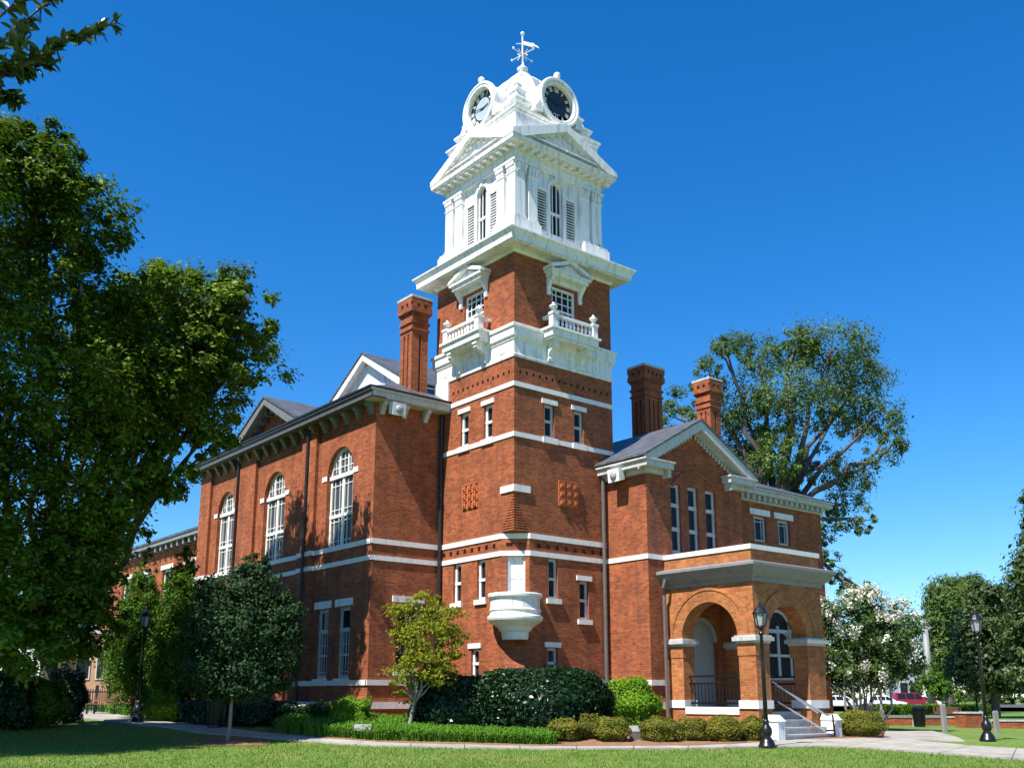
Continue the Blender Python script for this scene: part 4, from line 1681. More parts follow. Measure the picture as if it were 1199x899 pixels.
def strip(name, front, back, mat, lift, cross=6, sub=6, skirt=.06):
    """surface draped on the ground between two lines of photo pixels"""
    def dens(L):
        P = [gat(*q) for q in L]
        out = []
        for a, c in zip(P, P[1:]):
            for k in range(sub): out.append(a.lerp(c, k / sub))
        return out + [P[-1]]
    A, B_ = dens(front), dens(back)
    n = min(len(A), len(B_))
    b = MB()
    rows = []
    for i in range(n):
        row = []
        for k in range(cross + 1):
            p = A[i].lerp(B_[i], k / cross)
            row.append(b.bm.verts.new((p.x, p.y, G(p.x, p.y) + lift)))
        row.insert(0, b.bm.verts.new((A[i].x, A[i].y, G(A[i].x, A[i].y) + lift - skirt)))
        row.append(b.bm.verts.new((B_[i].x, B_[i].y, G(B_[i].x, B_[i].y) + lift - skirt)))
        rows.append(row)
    uv = b.bm.loops.layers.uv.new('along')
    cum = [0.]
    for i in range(1, n):
        cum.append(cum[-1] + (A[i].lerp(B_[i], .5) - A[i - 1].lerp(B_[i - 1], .5)).length)
    for i in range(n - 1):
        for k in range(len(rows[0]) - 1):
            f_ = b.bm.faces.new((rows[i][k], rows[i][k + 1], rows[i + 1][k + 1], rows[i + 1][k]))
            for lp, (ii, kk) in zip(f_.loops, ((i, k), (i, k + 1), (i + 1, k + 1), (i + 1, k))):
                lp[uv].uv = (cum[ii], kk / 8)
    b.bm.normal_update()
    if sum(f_.normal.z for f_ in b.bm.faces) < 0:
        bmesh.ops.reverse_faces(b.bm, faces=b.bm.faces)
    return tag(b.build(name, mat, norm=False), kind='structure')


pf = [(1260, 896), (1199, 890), (1090, 882), (1000, 875.5), (960, 874.5), (900, 875), (800, 877), (640, 877.5), (520, 875.5), (440, 873.5), (370, 869), (300, 864), (230, 858), (165, 849), (110, 842), (72, 838)]
pb = [(1260, 882), (1199, 878), (1130, 873.5), (1060, 866), (985, 864.5), (925, 866), (800, 873.5), (640, 874), (520, 871.5), (440, 869), (400, 866.5), (370, 864), (300, 857), (230, 850), (165, 842), (85, 831)]
strip('path', pf, pb, M['path'], .045)
strip('side_path', [(1035, 866), (1060, 866.5), (1130, 868)], [(1030, 856), (1085, 856), (1092, 856)], M['concrete'], .035)
strip('mulch_bed', [(985, 865.5), (925, 867), (860, 872), (800, 874.3), (640, 874.8), (520, 872.3), (440, 869.8), (370, 864.8), (320, 859)],
      [(985, 856), (925, 855), (860, 855), (800, 855), (640, 851), (520, 848), (440, 848), (370, 845), (320, 843)], M['mulch'], .06)
strip('mulch_bed', [(985, 866), (1035, 864)], [(985, 858), (1035, 856)], M['mulch'], .05)
# bare needles around the young holly
b = MB()
c = gat(268, 867)
ring = []
for k in range(28):
    a_ = 2 * math.pi * k / 28
    r_ = 1.25 + .25 * math.sin(3 * a_) + .15 * math.sin(5 * a_ + 1)
    x_, y_ = c.x + r_ * math.cos(a_), c.y + r_ * math.sin(a_)
    ring.append((x_, y_))
for (xa, ya), (xb, yb) in zip(ring, ring[1:] + ring[:1]):
    pts = []
    for x_, y_, f_ in ((c.x, c.y, 0), (xa, ya, 1), (xb, yb, 1)):
        pts.append((x_, y_, G(x_, y_) + (.035 if f_ == 0 else .012)))
    b.face(pts)
tag(b.build('mulch_ring', M['mulch'], smooth=True), kind='structure')
# car park
b = MB()
for q in ((95, 150),):
    pts = []
    for s, t in ((-5, q[0]), (120, q[0]), (120, q[1]), (-5, q[1])):
        x = CX + s * math.sin(YAW) + t * math.cos(YAW)
        y = CY - s * math.cos(YAW) + t * math.sin(YAW)
        pts.append((x, y, G(x, y) + .02))
    b.face(pts)
tag(b.build('car_park', M['asphalt']), kind='structure')

# short lawn blades in the visible foreground
n = 70000
s = rng.uniform(-19, 19, n)
t = rng.uniform(20.5, 31, n)
x = CX + s * math.sin(YAW) + t * math.cos(YAW)
y = CY - s * math.cos(YAW) + t * math.sin(YAW)
z = np.array([G(a, c) for a, c in zip(x, y)])
keep = np.ones(n, bool)
PFp = [gat(*q) for q in pf]
def edge_t(L):
    q = sorted([st(p.x, p.y) for p in L])
    return np.array([a for a, _ in q]), np.array([c for _, c in q])
es, et = edge_t(PFp)
keep &= t < np.interp(s, es, et) - .05
x, y, z = x[keep], y[keep], z[keep]
n = len(x)
h = rng.uniform(.025, .06, n)
an = rng.uniform(0, math.pi, n)
w_ = rng.uniform(.006, .012, n)
dx, dy = np.cos(an) * w_, np.sin(an) * w_
lx, ly = rng.normal(size=n) * .02, rng.normal(size=n) * .02
V = np.stack([np.stack([x - dx, y - dy, z - .005], 1), np.stack([x + dx, y + dy, z - .005], 1),
              np.stack([x + dx * .3 + lx, y + dy * .3 + ly, z + h], 1), np.stack([x - dx * .3 + lx, y - dy * .3 + ly, z + h], 1)], 1)
tag(quads('lawn_blades', V, M['blade']), kind='stuff', label='short mown grass blades of the sunny front lawn', cat='grass')

# liriope ground cover
def blades(px0, px1, fy, depth, n, hh, seed):
    r_ = np.random.default_rng(seed)
    Q = []
    for k in range(n):
        px = r_.uniform(px0, px1)
        p = gat(px, fy(px))
        h_ = Vector((math.cos(YAW), math.sin(YAW), 0))
        p = p + h_ * r_.uniform(.05, depth)
        p.z = G(p.x, p.y) + .05
        a = r_.uniform(0, 2 * math.pi)
        ln = hh * r_.uniform(.6, 1.25)
        o = Vector((math.cos(a), math.sin(a), 0))
        w = Vector((-o.y, o.x, 0)) * .014
        m1 = p + o * ln * .25 + Vector((0, 0, ln * .75))
        tip = p + o * ln * .75 + Vector((0, 0, ln * .62))
        Q.append([p - w, p + w, m1 + w, m1 - w])
        Q.append([m1 - w, m1 + w, tip + w * .2, tip - w * .2])
    return np.array([[tuple(v) for v in q] for q in Q])


fy = lambda px: np.interp(px, [320, 370, 440, 520, 640, 660], [858.5, 864, 869, 871.5, 874, 874])
tag(quads('ground_cover', np.concatenate([blades(322, 652, fy, 1.5, 9000, .36, 3), blades(322, 500, fy, 3.2, 4500, .42, 5)]), M['liriope']), kind='stuff',
    label='bright green strappy ground cover edging the path below the hedge', cat='ground cover')

# ------------------------------------------------------------------ trees
# big shade tree at the left; its hidden rear lobes added to shade the wing
tb = gat(52, 846)
TA = 27.
L = plobes(TA, [(20, 235, 95, 95), (95, 255, 58, 66), (40, 190, 60, 52, -1), (60, 350, 92, 70, 1), (205, 385, 72, 74, 3), (255, 350, 50, 42, 3), (290, 415, 52, 50, 3), (150, 445, 75, 70, 2), (225, 470, 60, 48, 3.5), (250, 500, 30, 40, 3.5),
                (60, 480, 95, 82), (150, 545, 60, 55, 2), (185, 555, 40, 38, 2.5), (55, 600, 95, 80, .5), (120, 630, 48, 52, 1), (40, 690, 80, 50, 0), (105, 695, 44, 40, .5), (60, 730, 90, 34, 1.5), (10, 745, 70, 40, -.5), (235, 415, 50, 45, 2.2), (285, 365, 40, 36, 2.2), (190, 350, 50, 45, 4.5), (150, 372, 50, 45, 6), (215, 410, 45, 40, 4), (180, 440, 55, 50, 7), (210, 395, 48, 40, 6), (150, 480, 60, 48, 7.5), (120, 420, 60, 50, 7)])
def stp(s_, t_, z_):
    return (CX + s_ * math.sin(YAW) + t_ * math.cos(YAW), CY - s_ * math.cos(YAW) + t_ * math.sin(YAW), z_)


# unseen lobes added off to the left, shading this crown as a neighbouring tree would
L += [(stp(*c), (r, r, r * .95)) for c, r in (((-16.6, 23, 11.5), 3.2), ((-18, 21, 14), 3.5), ((-15.6, 24.3, 7.5), 2.6), ((-19, 24, 10), 4.0), ((-15.4, 22.6, 14.6), 2.4), ((-14.9, 24.5, 10.5), 2.2))]
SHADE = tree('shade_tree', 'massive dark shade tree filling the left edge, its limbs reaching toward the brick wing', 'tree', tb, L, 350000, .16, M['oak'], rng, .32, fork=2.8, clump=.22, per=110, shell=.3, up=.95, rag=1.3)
# magnolia branch in the top left corner: the trunk stands outside the frame
MG = thing('magnolia', 'near magnolia branch with big glossy leaves in the upper left corner', 'tree', (at(-330, 700, 9.2).x, at(-330, 700, 9.2).y, -.06))
fork = at(-330, 330, 9.2)
b = MB()
b.tube([Vector(MG.location), MG.location.lerp(fork, .5) + Vector((.08, .03, 0)), fork, at(-300, -150, 9.2)], [.26, .2, .17, .08], 10)
b.build('trunk', M['bark'], MG, smooth=True)
tw = [[(-330, 250, 9.2), (-150, 170, 9.1), (-30, 105, 9), (40, 70, 9), (80, 48, 9), (138, 26, 9)], [(-40, 110, 9), (10, 40, 9.1), (50, 8, 9.1), (70, -20, 9.1)], [(-60, 118, 9), (0, 80, 9.1), (30, 85, 9.2), (60, 72, 9.2)],
      [(-120, 150, 9), (-40, 120, 9), (5, 110, 8.9), (18, 118, 8.9)], [(-30, 105, 9), (15, 70, 8.8), (30, 35, 8.8)], [(-60, 60, 9.1), (0, 20, 9.2), (30, -10, 9.2)]]
b = MB()
Cc, Nn, Tt = [], [], []
for k, tw_ in enumerate(tw):
    P = [at(*q) for q in tw_]
    b.tube(P, [.035 * (1 - .8 * i / (len(P) - 1)) * (1.3 if k == 0 else .6) for i in range(len(P))], 6)
    for a, c in zip(P, P[1:]):
        for q in range(44 if k == 0 else 34):
            p = a.lerp(c, rng.random())
            if st(p.x, p.y)[0] < -5.4: continue
            ax = (c - a).normalized()
            o = (ax * .6 + Vector(rng.normal(size=3)) * .75).normalized()
            Cc.append(tuple(p + o * .075)); Tt.append(tuple(o))
            Nn.append(tuple((Vector((0, 0, 1)) + Vector(rng.normal(size=3)) * .6)))
b.build('branch', M['bark'], MG, smooth=True)
Cc, Tt, Nn = np.array(Cc), np.array(Tt), np.array(Nn)
Nn = unit(Nn - Tt * (Nn * Tt).sum(1, keepdims=True))
Bv = np.cross(Nn, Tt)
ln = rng.uniform(.06, .095, (len(Cc), 1))
wd = ln * .40
Q = []
fold = Nn * wd * .35
for s_ in (1, -1):      # each leaf folded along its midrib, two quads a side
    Q.append(np.stack([Cc - Tt * ln, Cc, Cc + Bv * wd * s_ + fold, Cc - Tt * ln * .55 + Bv * wd * .75 * s_ + fold], 1))
    Q.append(np.stack([Cc, Cc + Tt * ln - Nn * ln * .15, Cc + Tt * ln * .55 + Bv * wd * .72 * s_ + fold * .6, Cc + Bv * wd * s_ + fold], 1))
quads('leaves', np.concatenate(Q), M['magnolia'], MG)

# japanese maple by the wing corner
mb_ = gat(476, 862)
tree('maple_tree', 'small yellow-green maple with a slim grey trunk at the corner between wing and tower', 'tree', mb_,
     plobes(st(mb_.x, mb_.y)[1], [(505, 745, 34, 34), (480, 722, 26, 22), (520, 722, 22, 20), (495, 700, 18, 10), (530, 755, 20, 22), (475, 755, 18, 24, .4), (500, 780, 32, 20), (470, 793, 22, 14), (478, 812, 14, 10), (512, 792, 24, 14)]), 14000, .09, M['maple'], rng, .065, 'palebark', fork=1.15, per=60, clump=.34, lean=(.18, -.14), zsq=.5, shell=.3)
# dark holly in front of the left wing
hb = gat(266, 869)
tree('holly_tree', 'young dark green holly on a thin stem in the shade before the left wing', 'tree', hb,
     plobes(st(hb.x, hb.y)[1] + .1, [(285, 740, 50, 48), (290, 690, 34, 30), (300, 665, 16, 18), (255, 700, 26, 28), (248, 745, 32, 42), (325, 745, 28, 38), (330, 715, 22, 24), (275, 785, 48, 26), (318, 785, 28, 22), (240, 780, 24, 24), (285, 800, 40, 16), (262, 812, 22, 10)]), 70000, .095, M['holly'], rng, .055, 'palebark', fork=2.7, per=80, limbs=False, lean=(.14, -.11), clump=.3, shell=.3)


def cone_tree(label, px, ytop, ybot, wpx, t, n, seed, tilt=0.):
    r_ = np.random.default_rng(seed)
    p = at(px, ybot, t)
    gz = G(p.x, p.y)
    L = []
    for k in range(24):
        f = k / 23
        yy = ytop + 8 + (ybot - 34 - ytop) * f
        ww = wpx * (.10 + .90 * min(1, f / .72) ** .85) * (1 if f < .85 else 1 - (f - .85) * 1.2)
        m_ = 1 if k < 4 else 4
        for q in range(m_):
            a = r_.uniform(0, 2 * math.pi)
            o = ww * (.5 if m_ > 1 else 0)
            L.append((px + (yy - ybot) * tilt + o * math.cos(a), yy + r_.normal() * 3, max(4, ww * (.46 if m_ > 1 else .85)), max(10, ww * .6), o * math.sin(a) * t / FPX))
    return tree('arborvitae', label, 'tree', (p.x, p.y, gz), plobes(t, L), n * 4, .10, M['cypress'], r_, .08, fork=1.0, per=40, clump=.32, asp=.38, zsq=1.3, shell=.3, group='conical evergreens by the left wing', limbs=False)


cone_tree('taller conical evergreen between the dark holly and the black lamp post', 208, 626, 834, 46, 35.5, 19000, 21, -.05)
cone_tree('conical evergreen left of the black lamp post, beside the shade tree', 155, 640, 832, 44, 37., 17000, 22, -.09)

# pecan behind the porch wing
tree('pecan_tree', 'tall open-crowned tree rising behind the porch wing and its chimneys', 'tree', (*at(900, 700, 58)[:2], 0.0),
     plobes(58, [(975, 405, 52, 30), (1000, 440, 46, 36, 2), (930, 410, 32, 28), (890, 420, 34, 30, 2), (850, 408, 30, 18, -2), (830, 440, 26, 24), (792, 478, 22, 26, 2), (765, 490, 14, 16), (870, 470, 44, 34), (930, 460, 44, 34, -2),
                 (975, 480, 42, 30, 1), (1025, 490, 34, 30), (1045, 520, 20, 26, -1), (860, 520, 36, 30, 2), (915, 530, 32, 30, -2), (960, 540, 26, 26, 2), (1005, 550, 28, 26), (985, 590, 26, 30, 2), (1010, 610, 16, 20), (965, 620, 18, 26),
                 (975, 660, 16, 24), (1000, 690, 22, 12), (820, 500, 22, 30), (775, 520, 20, 24), (880, 545, 34, 22), (925, 560, 30, 20), (900, 500, 34, 26)]),
     56000, .21, M['pecan'], rng, .46, 'palebark', limb_bark='bark', fork=12.0, per=70, clump=.27, shell=.2, asp=.35, zsq=1.0, lean=(.5, -.5))

# crepe myrtle in bloom
ML = [(1000, 735, 36, 34), (1035, 750, 34, 38), (975, 770, 26, 32), (1055, 735, 22, 30), (1010, 705, 26, 16), (1060, 776, 20, 18), (985, 788, 30, 20), (1030, 784, 34, 18), (965, 720, 16, 24), (1012, 770, 40, 36, 1.5), (925, 745, 16, 22, -1.2), (942, 775, 16, 22, -1)]
mt = 40.
mp = at(1012, 800, mt)
my = tree('crepe_myrtle', 'crepe myrtle covered in white blossom at the right side of the porch', 'tree', (mp.x, mp.y, G(mp.x, mp.y)), plobes(mt, ML), 36000, .12, M['myrtle'], rng, .07, 'palebark', fork=.5, per=40, clump=.28, shell=.4)
b = MB()
for px in (988, 998, 1006, 1019, 1030, 1042):
    p = at(px, 800, mt + rng.normal() * .3)
    g = Vector((p.x, p.y, G(p.x, p.y) - .05))
    b.tube([Vector(my.location).lerp(g, .35) + Vector((0, 0, .0)), g.lerp(p, .5), p, at(px + rng.normal() * 8, 760, mt)], [.06, .05, .04, .02], 7)
b.build('stem', M['palebark'], my, smooth=True)
C, N = [], []
ml = plobes(mt, ML)
for (c, r), q_ in zip(ml, ML):
    for k in range(20 if q_[1] < 765 else 8):
        d = unit(rng.normal(size=3) + np.array([-.35, -.45, .55]))
        cc = np.array(c) + d * np.array(r) * rng.uniform(.88, 1.08)
        q = rng.normal(size=(46, 3)) * np.array([.075, .075, .12])
        C.append(cc + q); N.append(unit(q + rng.normal(size=q.shape) * .1))
quads('blossom', leaf_quads(np.concatenate(C), np.concatenate(N), .09, rng, .8), M['blossom'], my)

# trees at the right
def rtree(label, px, t, L, n, leaf, mat, seed, cat='tree', nm='broadleaf_tree', tr=.3, **kw):
    p = at(px, 820, t)
    return tree(nm, label, cat, (p.x, p.y, G(p.x, p.y)), plobes(t, L), n, leaf, mat, np.random.default_rng(seed), tr, **kw)


rtree('feathery grey-green tree beyond the utility pole, left of the magnolias', 1112, 84, [(1110, 700, 26, 24), (1095, 730, 18, 26), (1125, 725, 28, 30, 2), (1100, 765, 20, 24), (1128, 770, 26, 24), (1092, 790, 14, 16), (1135, 690, 20, 18)],
      30000, .32, M['pecan'], 31, tr=.4, fork=3, clump=.3, shell=.3, asp=.3, per=30)
rtree('glossy dark magnolia standing behind the right lamp post', 1165, 66, [(1150, 745, 34, 36), (1175, 720, 30, 34, 2), (1140, 780, 28, 26), (1170, 785, 36, 26), (1155, 700, 20, 20), (1190, 760, 26, 34)],
      34000, .26, M['farmag'], 32, nm='magnolia', tr=.3, fork=2.2, clump=.3, shell=.3, per=30)
rtree('tall magnolia at the right edge of the picture', 1228, 46, [(1215, 655, 26, 30), (1205, 700, 26, 34), (1235, 690, 46, 60), (1200, 745, 24, 34), (1240, 600, 34, 50), (1208, 620, 11, 18), (1204, 585, 9, 14), (1250, 760, 50, 60), (1206, 790, 24, 24)],
      40000, .2, M['farmag'], 33, nm='magnolia', tr=.3, fork=2.0, clump=.3, shell=.3, per=30)
rtree('small light green tree at the foot of the utility pole', 1085, 79, [(1086, 795, 14, 16), (1098, 800, 12, 14), (1110, 806, 18, 10)], 3500, .2, M['cypress'], 34, tr=.12, fork=1.0, nm='young_tree', limbs=False)

# ------------------------------------------------------------------ hedges and bushes
def bush_mesh(name, mat, rx, ry, rz, n, leaf, seed, box=2.4, asp=.55, flat=.1, lump=.07):
    """leaf shell on a rounded body; centre of the base at the origin"""
    r_ = np.random.default_rng(seed)
    d = unit(r_.normal(size=(n, 3)))
    e = (np.abs(d) ** box).sum(1, keepdims=True) ** (-1 / box)
    rad = e * (1.04 - .30 * r_.random((n, 1)) ** 1.6)
    ph = r_.uniform(0, 6, 6)
    w = 1 + lump * (np.sin(d[:, :1] * 7 + ph[0]) + np.sin(d[:, 1:2] * 8 + ph[1]) + np.sin(d[:, 2:] * 7 + ph[2]))
    rad = rad * np.where(r_.random((n, 1)) < .06, 1 + .16 * r_.random((n, 1)), 1)
    P = d * rad * w * np.array([rx, ry, rz]) + np.array([0, 0, rz * .92])
    P = P[P[:, 2] > 0.02]
    dd = unit(P - np.array([0, 0, rz * .8]))
    N = unit(dd + np.array([0, 0, .3]) + r_.normal(size=P.shape) * .5)
    return leaf_quads(P, N, leaf, r_, asp)


def bush(name, label, cat, px, py, wpx, hpx, t, mat, n, leaf, seed, group=None, depth=1., box=2.4, lump=.07, core='bark'):
    p = at(px, py, t)
    g = G(p.x, p.y)
    k = t / FPX
    top = at(px, py - hpx, t).z
    rx = wpx * k / 2
    rz = max((top - g) / 1.95, .1)
    o = thing(name, label, cat, (p.x, p.y, g + .03), group)
    V = bush_mesh(name, mat, rx, rx * depth, rz, int(n * 2.6), leaf * 1.12, seed, box, lump=lump)
    # turn so that its long side faces across the view
    a = YAW - math.pi / 2
    ca, sa = math.cos(a), math.sin(a)
    X = V[..., 0] * ca - V[..., 1] * sa
    Y = V[..., 0] * sa + V[..., 1] * ca
    V = np.stack([X, Y, V[..., 2]], -1) + np.array(o.location)
    quads('foliage', V, mat, o)
    b = MB()
    for q in range(5):
        an = rng.uniform(0, 6.28)
        e = Vector((math.cos(an) * rx * .5, math.sin(an) * rx * .5 * depth, rz * 1.2))
        b.tube([o.location + Vector((0, 0, -.05)), o.location + e * .5 + Vector((0, 0, .05)), o.location + e], [.03, .022, .01], 6)
    b.build('stem', M['bark'], o)
    return o


hedge = bush('laurel_hedge', 'big clipped dark laurel hedge with tiny white flowers before the tower', 'hedge', 634, 856, 152, 70, 30.2, M['laurel'], 20000, .10, 41, depth=.45, box=3.6, lump=.035)
V = bush_mesh('f', None, 1.98, .9, .86, 500, .035, 5, 3.6, lump=.035)
c_ = V.mean(1, keepdims=True)
c_ = c_ * np.array([1.0, 1.0, 1.0])
a = YAW - math.pi / 2
ca, sa = math.cos(a), math.sin(a)
V = np.stack([V[..., 0] * ca - V[..., 1] * sa, V[..., 0] * sa + V[..., 1] * ca, V[..., 2]], -1) * 1.02 + np.array(hedge.location)
quads('flowers', V, M['flower'], hedge)
bush('laurel_hedge', 'shaded dark laurel hedge between the maple and the clipped hedge', 'hedge', 528, 852, 78, 60, 30.3, M['laurel'], 9000, .10, 42, depth=.7, box=3.2)
bush('privet_bush', 'big round bright green bush right of the dark hedge', 'bush', 738, 852, 68, 56, 30.6, M['privet'], 9000, .07, 43, depth=.9, box=2.2)
small = [(662, 868, 37, 26, 28.5, 'low round bush nearest the dark hedge, first of the row along the path'), (690, 865, 27, 27, 28.9, 'smaller dark bush tucked behind the first two of the row'),
         (717, 868, 40, 27, 28.4, 'low round bush just left of the granite marker'), (772, 870, 40, 30, 28.6, 'orange-tinged round bush just right of the granite marker'), (811, 867, 34, 26, 29.2, 'low round bush below the left pier of the porch arch'),
         (847, 868, 39, 28, 29.0, 'low round bush below the middle of the left porch arch'), (882, 866, 29, 26, 29.4, 'low round bush beside the foot of the black lamp post at the steps'), (1009, 862, 50, 29, 32.0, 'low wide bush right of the porch steps')]
for i, (px, py, w_, h_, t, lab) in enumerate(small):
    bush('boxwood_bush', lab, 'bush', px, py, w_, h_, t, M['boxwood'], 3200, .05, 50 + i, 'low round bushes along the porch bed')
bush('azalea_bush', 'leafy green shrub at the foot of the left wing corner', 'bush', 410, 852, 40, 34, 30.6, M['privet'], 3600, .075, 61, lump=.12)
bush('azalea_bush', 'small leafy shrub left of the one at the wing corner', 'bush', 380, 850, 32, 28, 31.2, M['holly'], 2600, .075, 62, lump=.12)
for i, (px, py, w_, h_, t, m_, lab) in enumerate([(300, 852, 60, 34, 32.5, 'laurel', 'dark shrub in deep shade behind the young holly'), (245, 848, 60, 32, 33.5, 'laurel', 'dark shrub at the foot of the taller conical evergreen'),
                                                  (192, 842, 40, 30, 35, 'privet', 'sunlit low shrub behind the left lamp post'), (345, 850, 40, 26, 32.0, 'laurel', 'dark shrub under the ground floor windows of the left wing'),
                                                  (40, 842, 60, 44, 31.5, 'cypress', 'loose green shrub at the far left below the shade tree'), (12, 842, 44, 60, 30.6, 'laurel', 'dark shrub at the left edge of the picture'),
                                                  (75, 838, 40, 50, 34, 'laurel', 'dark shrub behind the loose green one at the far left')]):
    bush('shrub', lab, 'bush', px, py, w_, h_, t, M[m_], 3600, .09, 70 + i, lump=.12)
b_ = None
# low lit ground cover beyond the left path
fy2 = lambda px: np.interp(px, [85, 110, 165, 200], [830.5, 833.5, 841, 845])
tag(quads('ground_cover', blades(88, 200, fy2, 4.5, 3500, .34, 9), M['liriope']), kind='stuff', label='sunlit green ground cover beyond the left end of the path', cat='ground cover')

# ------------------------------------------------------------------ street lamps
def make_lamp(loc, label):
    t = thing('street_lamp', label, 'street lamp', loc, 'black lantern lamp posts')
    L0 = Vector(loc)
    b = MB()
    b.lathe(L0, [(.23, -.02), (.23, .07), (.205, .09), (.19, .15), (.165, .19), (.10, .29), (.135, .35), (.15, .43), (.135, .51), (.085, .58), (.072, .64), (.085, .68), (.06, .74)], 20)
    b.build('base', M['black'], t, smooth=True)
    b = MB()
    b.lathe(L0, [(.062, .72), (.05, 2.2), (.042, 2.92), (.07, 2.94), (.07, 2.99), (.045, 3.01), (.05, 3.06), (.10, 3.12), (.12, 3.15)], 12)
    b.build('pole', M['black'], t, smooth=True)
    b = MB()
    b.lathe(L0, [(.12, 3.14), (.13, 3.16), (.13, 3.18)], 6)
    b.lathe(L0, [(.20, 3.50), (.215, 3.52), (.19, 3.56), (.12, 3.66), (.06, 3.70), (.05, 3.74), (.025, 3.76), (.03, 3.80), (.004, 3.86)], 12)
    for k in range(6):
        a = math.pi / 3 * k
        b.tube([L0 + Vector((.125 * math.cos(a), .125 * math.sin(a), 3.17)), L0 + Vector((.19 * math.cos(a), .19 * math.sin(a), 3.51))], .014, 5)
    ln = b.build('lantern', M['black'], t)
    MB().lathe(L0, [(.112, 3.175), (.178, 3.505)], 6).build('lantern_glass', M['lampglass'], ln)
    return t


p1 = at(898.5, 874, 27)
lamp = make_lamp((p1.x, p1.y, G(p1.x, p1.y)), 'black lantern lamp post in front of the porch steps')
p2 = at(1157, 868, 30)
copy_thing(lamp, (p2.x, p2.y, G(p2.x, p2.y)), 'black lantern lamp post on the grass right of the forked path')
p3 = at(160, 848, 34)
copy_thing(lamp, (p3.x, p3.y, G(p3.x, p3.y)), 'black lantern lamp post in shade between the two conical evergreens')
p4 = at(1145, 836, 66)
copy_thing(lamp, (p4.x, p4.y, G(p4.x, p4.y)), 'smallest, most distant lamp post, left of the nearer one at the right')

# ------------------------------------------------------------------ things on the lawn
def FV(p, rz=0.):
    """frame facing the camera side: u to the right, d toward the camera"""
    a = YAW - math.pi / 2 + rz
    r_ = Vector((math.cos(a), math.sin(a), 0))
    f_ = Vector((math.sin(a), -math.cos(a), 0))
    p = Vector(p)
    return lambda u, z, d: tuple(p + r_ * u + f_ * d + Vector((0, 0, z)))


def ground_at(px, t):
    p = at(px, 850, t)
    return Vector((p.x, p.y, G(p.x, p.y)))


# granite marker and bronze plaque
p = ground_at(747, 28.9)
f = FV(p)
t = thing('granite_marker', 'low grey granite marker with a slanted top among the round bushes', 'marker', p)
b = MB()
b.hexa([f(-.24, -.02, -.14), f(.24, -.02, -.14), f(.24, -.02, .14), f(-.24, -.02, .14)], [f(-.24, .40, -.14), f(.24, .40, -.14), f(.24, .26, .14), f(-.24, .26, .14)])
b.build('block', M['pipe'], t)
b = MB()
b.hexa([f(-.255, .405, -.15), f(.255, .405, -.15), f(.255, .262, .15), f(-.255, .262, .15)], [f(-.255, .43, -.15), f(.255, .43, -.15), f(.255, .287, .15), f(-.255, .287, .15)])
b.build('top_plate', M['postgrey'], t)
p = ground_at(425, 28.7)
f = FV(p)
t = thing('plaque_stand', 'small slanted plaque standing in the ground cover near the wing corner', 'plaque', p)
b = MB()
b.fbox(f, -.04, .04, -.02, .36, -.03, .03)
b.build('post', M['pipe'], t)
b = MB()
b.hexa([f(-.26, .40, -.12), f(.22, .40, -.12), f(.24, .28, .14), f(-.24, .28, .14)], [f(-.26, .45, -.12), f(.22, .45, -.12), f(.24, .33, .14), f(-.24, .33, .14)])
b.build('plaque', M['postgrey'], t)


def trash(loc, label):
    L0 = Vector(loc)
    t = thing('trash_can', label, 'trash can', loc, 'dark slatted trash cans')
    b = MB()
    b.lathe(L0, [(.24, .0), (.25, .04), (.25, .08)], 20).lathe(L0, [(.20, .05), (.25, .78)], 20)
    for k in range(24):
        a = 2 * math.pi * k / 24
        b.tube([L0 + Vector((.235 * math.cos(a), .235 * math.sin(a), .05)), L0 + Vector((.275 * math.cos(a), .275 * math.sin(a), .80))], .016, 4)
    b.build('basket', M['black'], t)
    MB().lathe(L0, [(.28, .80), (.31, .82), (.31, .86), (.24, .92), (.14, .95), (.13, .9)], 20).build('lid', M['black'], t)
    return t


trash(ground_at(252, 31.2), 'dark trash can in shade by the path behind the holly trunk')
trash(ground_at(1077, 47), 'dark trash can on the far lawn before the low brick wall')


def bollard(px, t, h, label, w=.07):
    p = ground_at(px, t)
    f = FV(p, .3)
    b = MB()
    b.fbox(f, -w, w, -.03, h, -w, w)
    b.hexa([f(-w, h, -w), f(w, h, -w), f(w, h, w), f(-w, h, w)], [f(-w * .7, h + .06, -w * .7), f(w * .7, h + .06, -w * .7), f(w * .7, h + .06, w * .7), f(-w * .7, h + .06, w * .7)])
    o = b.build('bollard', M['postgrey'], None, loc=tuple(p))
    tag(o, label, 'post', 'pale posts on the far lawn')


bollard(1106, 38.5, 1.0, 'tallest pale post beside the side path, near the trash can')
bollard(1167, 37.5, .75, 'pale post just right of the right lamp post')
bollard(1034, 46, .72, 'pale post at the left end of the far grey rail')
bollard(1150, 52, .6, 'pale post between the two right lamp posts')
# grey rail and low brick planter walls beyond
p = ground_at(1068, 47.5)
f = FV(p, .05)
t = thing('rail_fence', 'low grey rail on posts across the far lawn', 'rail', p)
b = MB()
b.fbox(f, -1.4, 1.6, .40, .52, -.04, .04)
b.build('rail', M['postgrey'], t)
for u in (-1.35, .1, 1.5):
    MB().fbox(f, u - .05, u + .05, -.03, .42, -.05, .05).build('post', M['greystone'], t)
p = ground_at(1078, 49.5)
f = FV(p, .03)
t = thing('planter_wall', 'long low brick planter wall behind the grey rail', 'wall', p)
MB().fbox(f, -2.3, 2.1, -.03, .36, -.15, .15).build('brickwork', M['brick'], t)
MB().fbox(f, -2.33, 2.13, .36, .42, -.18, .18).build('coping', M['greystone'], t)
p = ground_at(1135, 46)
f = FV(p, .2)
t = thing('brick_planter', 'square brick planter block left of the right lamp post', 'planter', p)
MB().fbox(f, -.42, .42, -.03, .62, -.4, .4).build('brickwork', M['brick'], t)
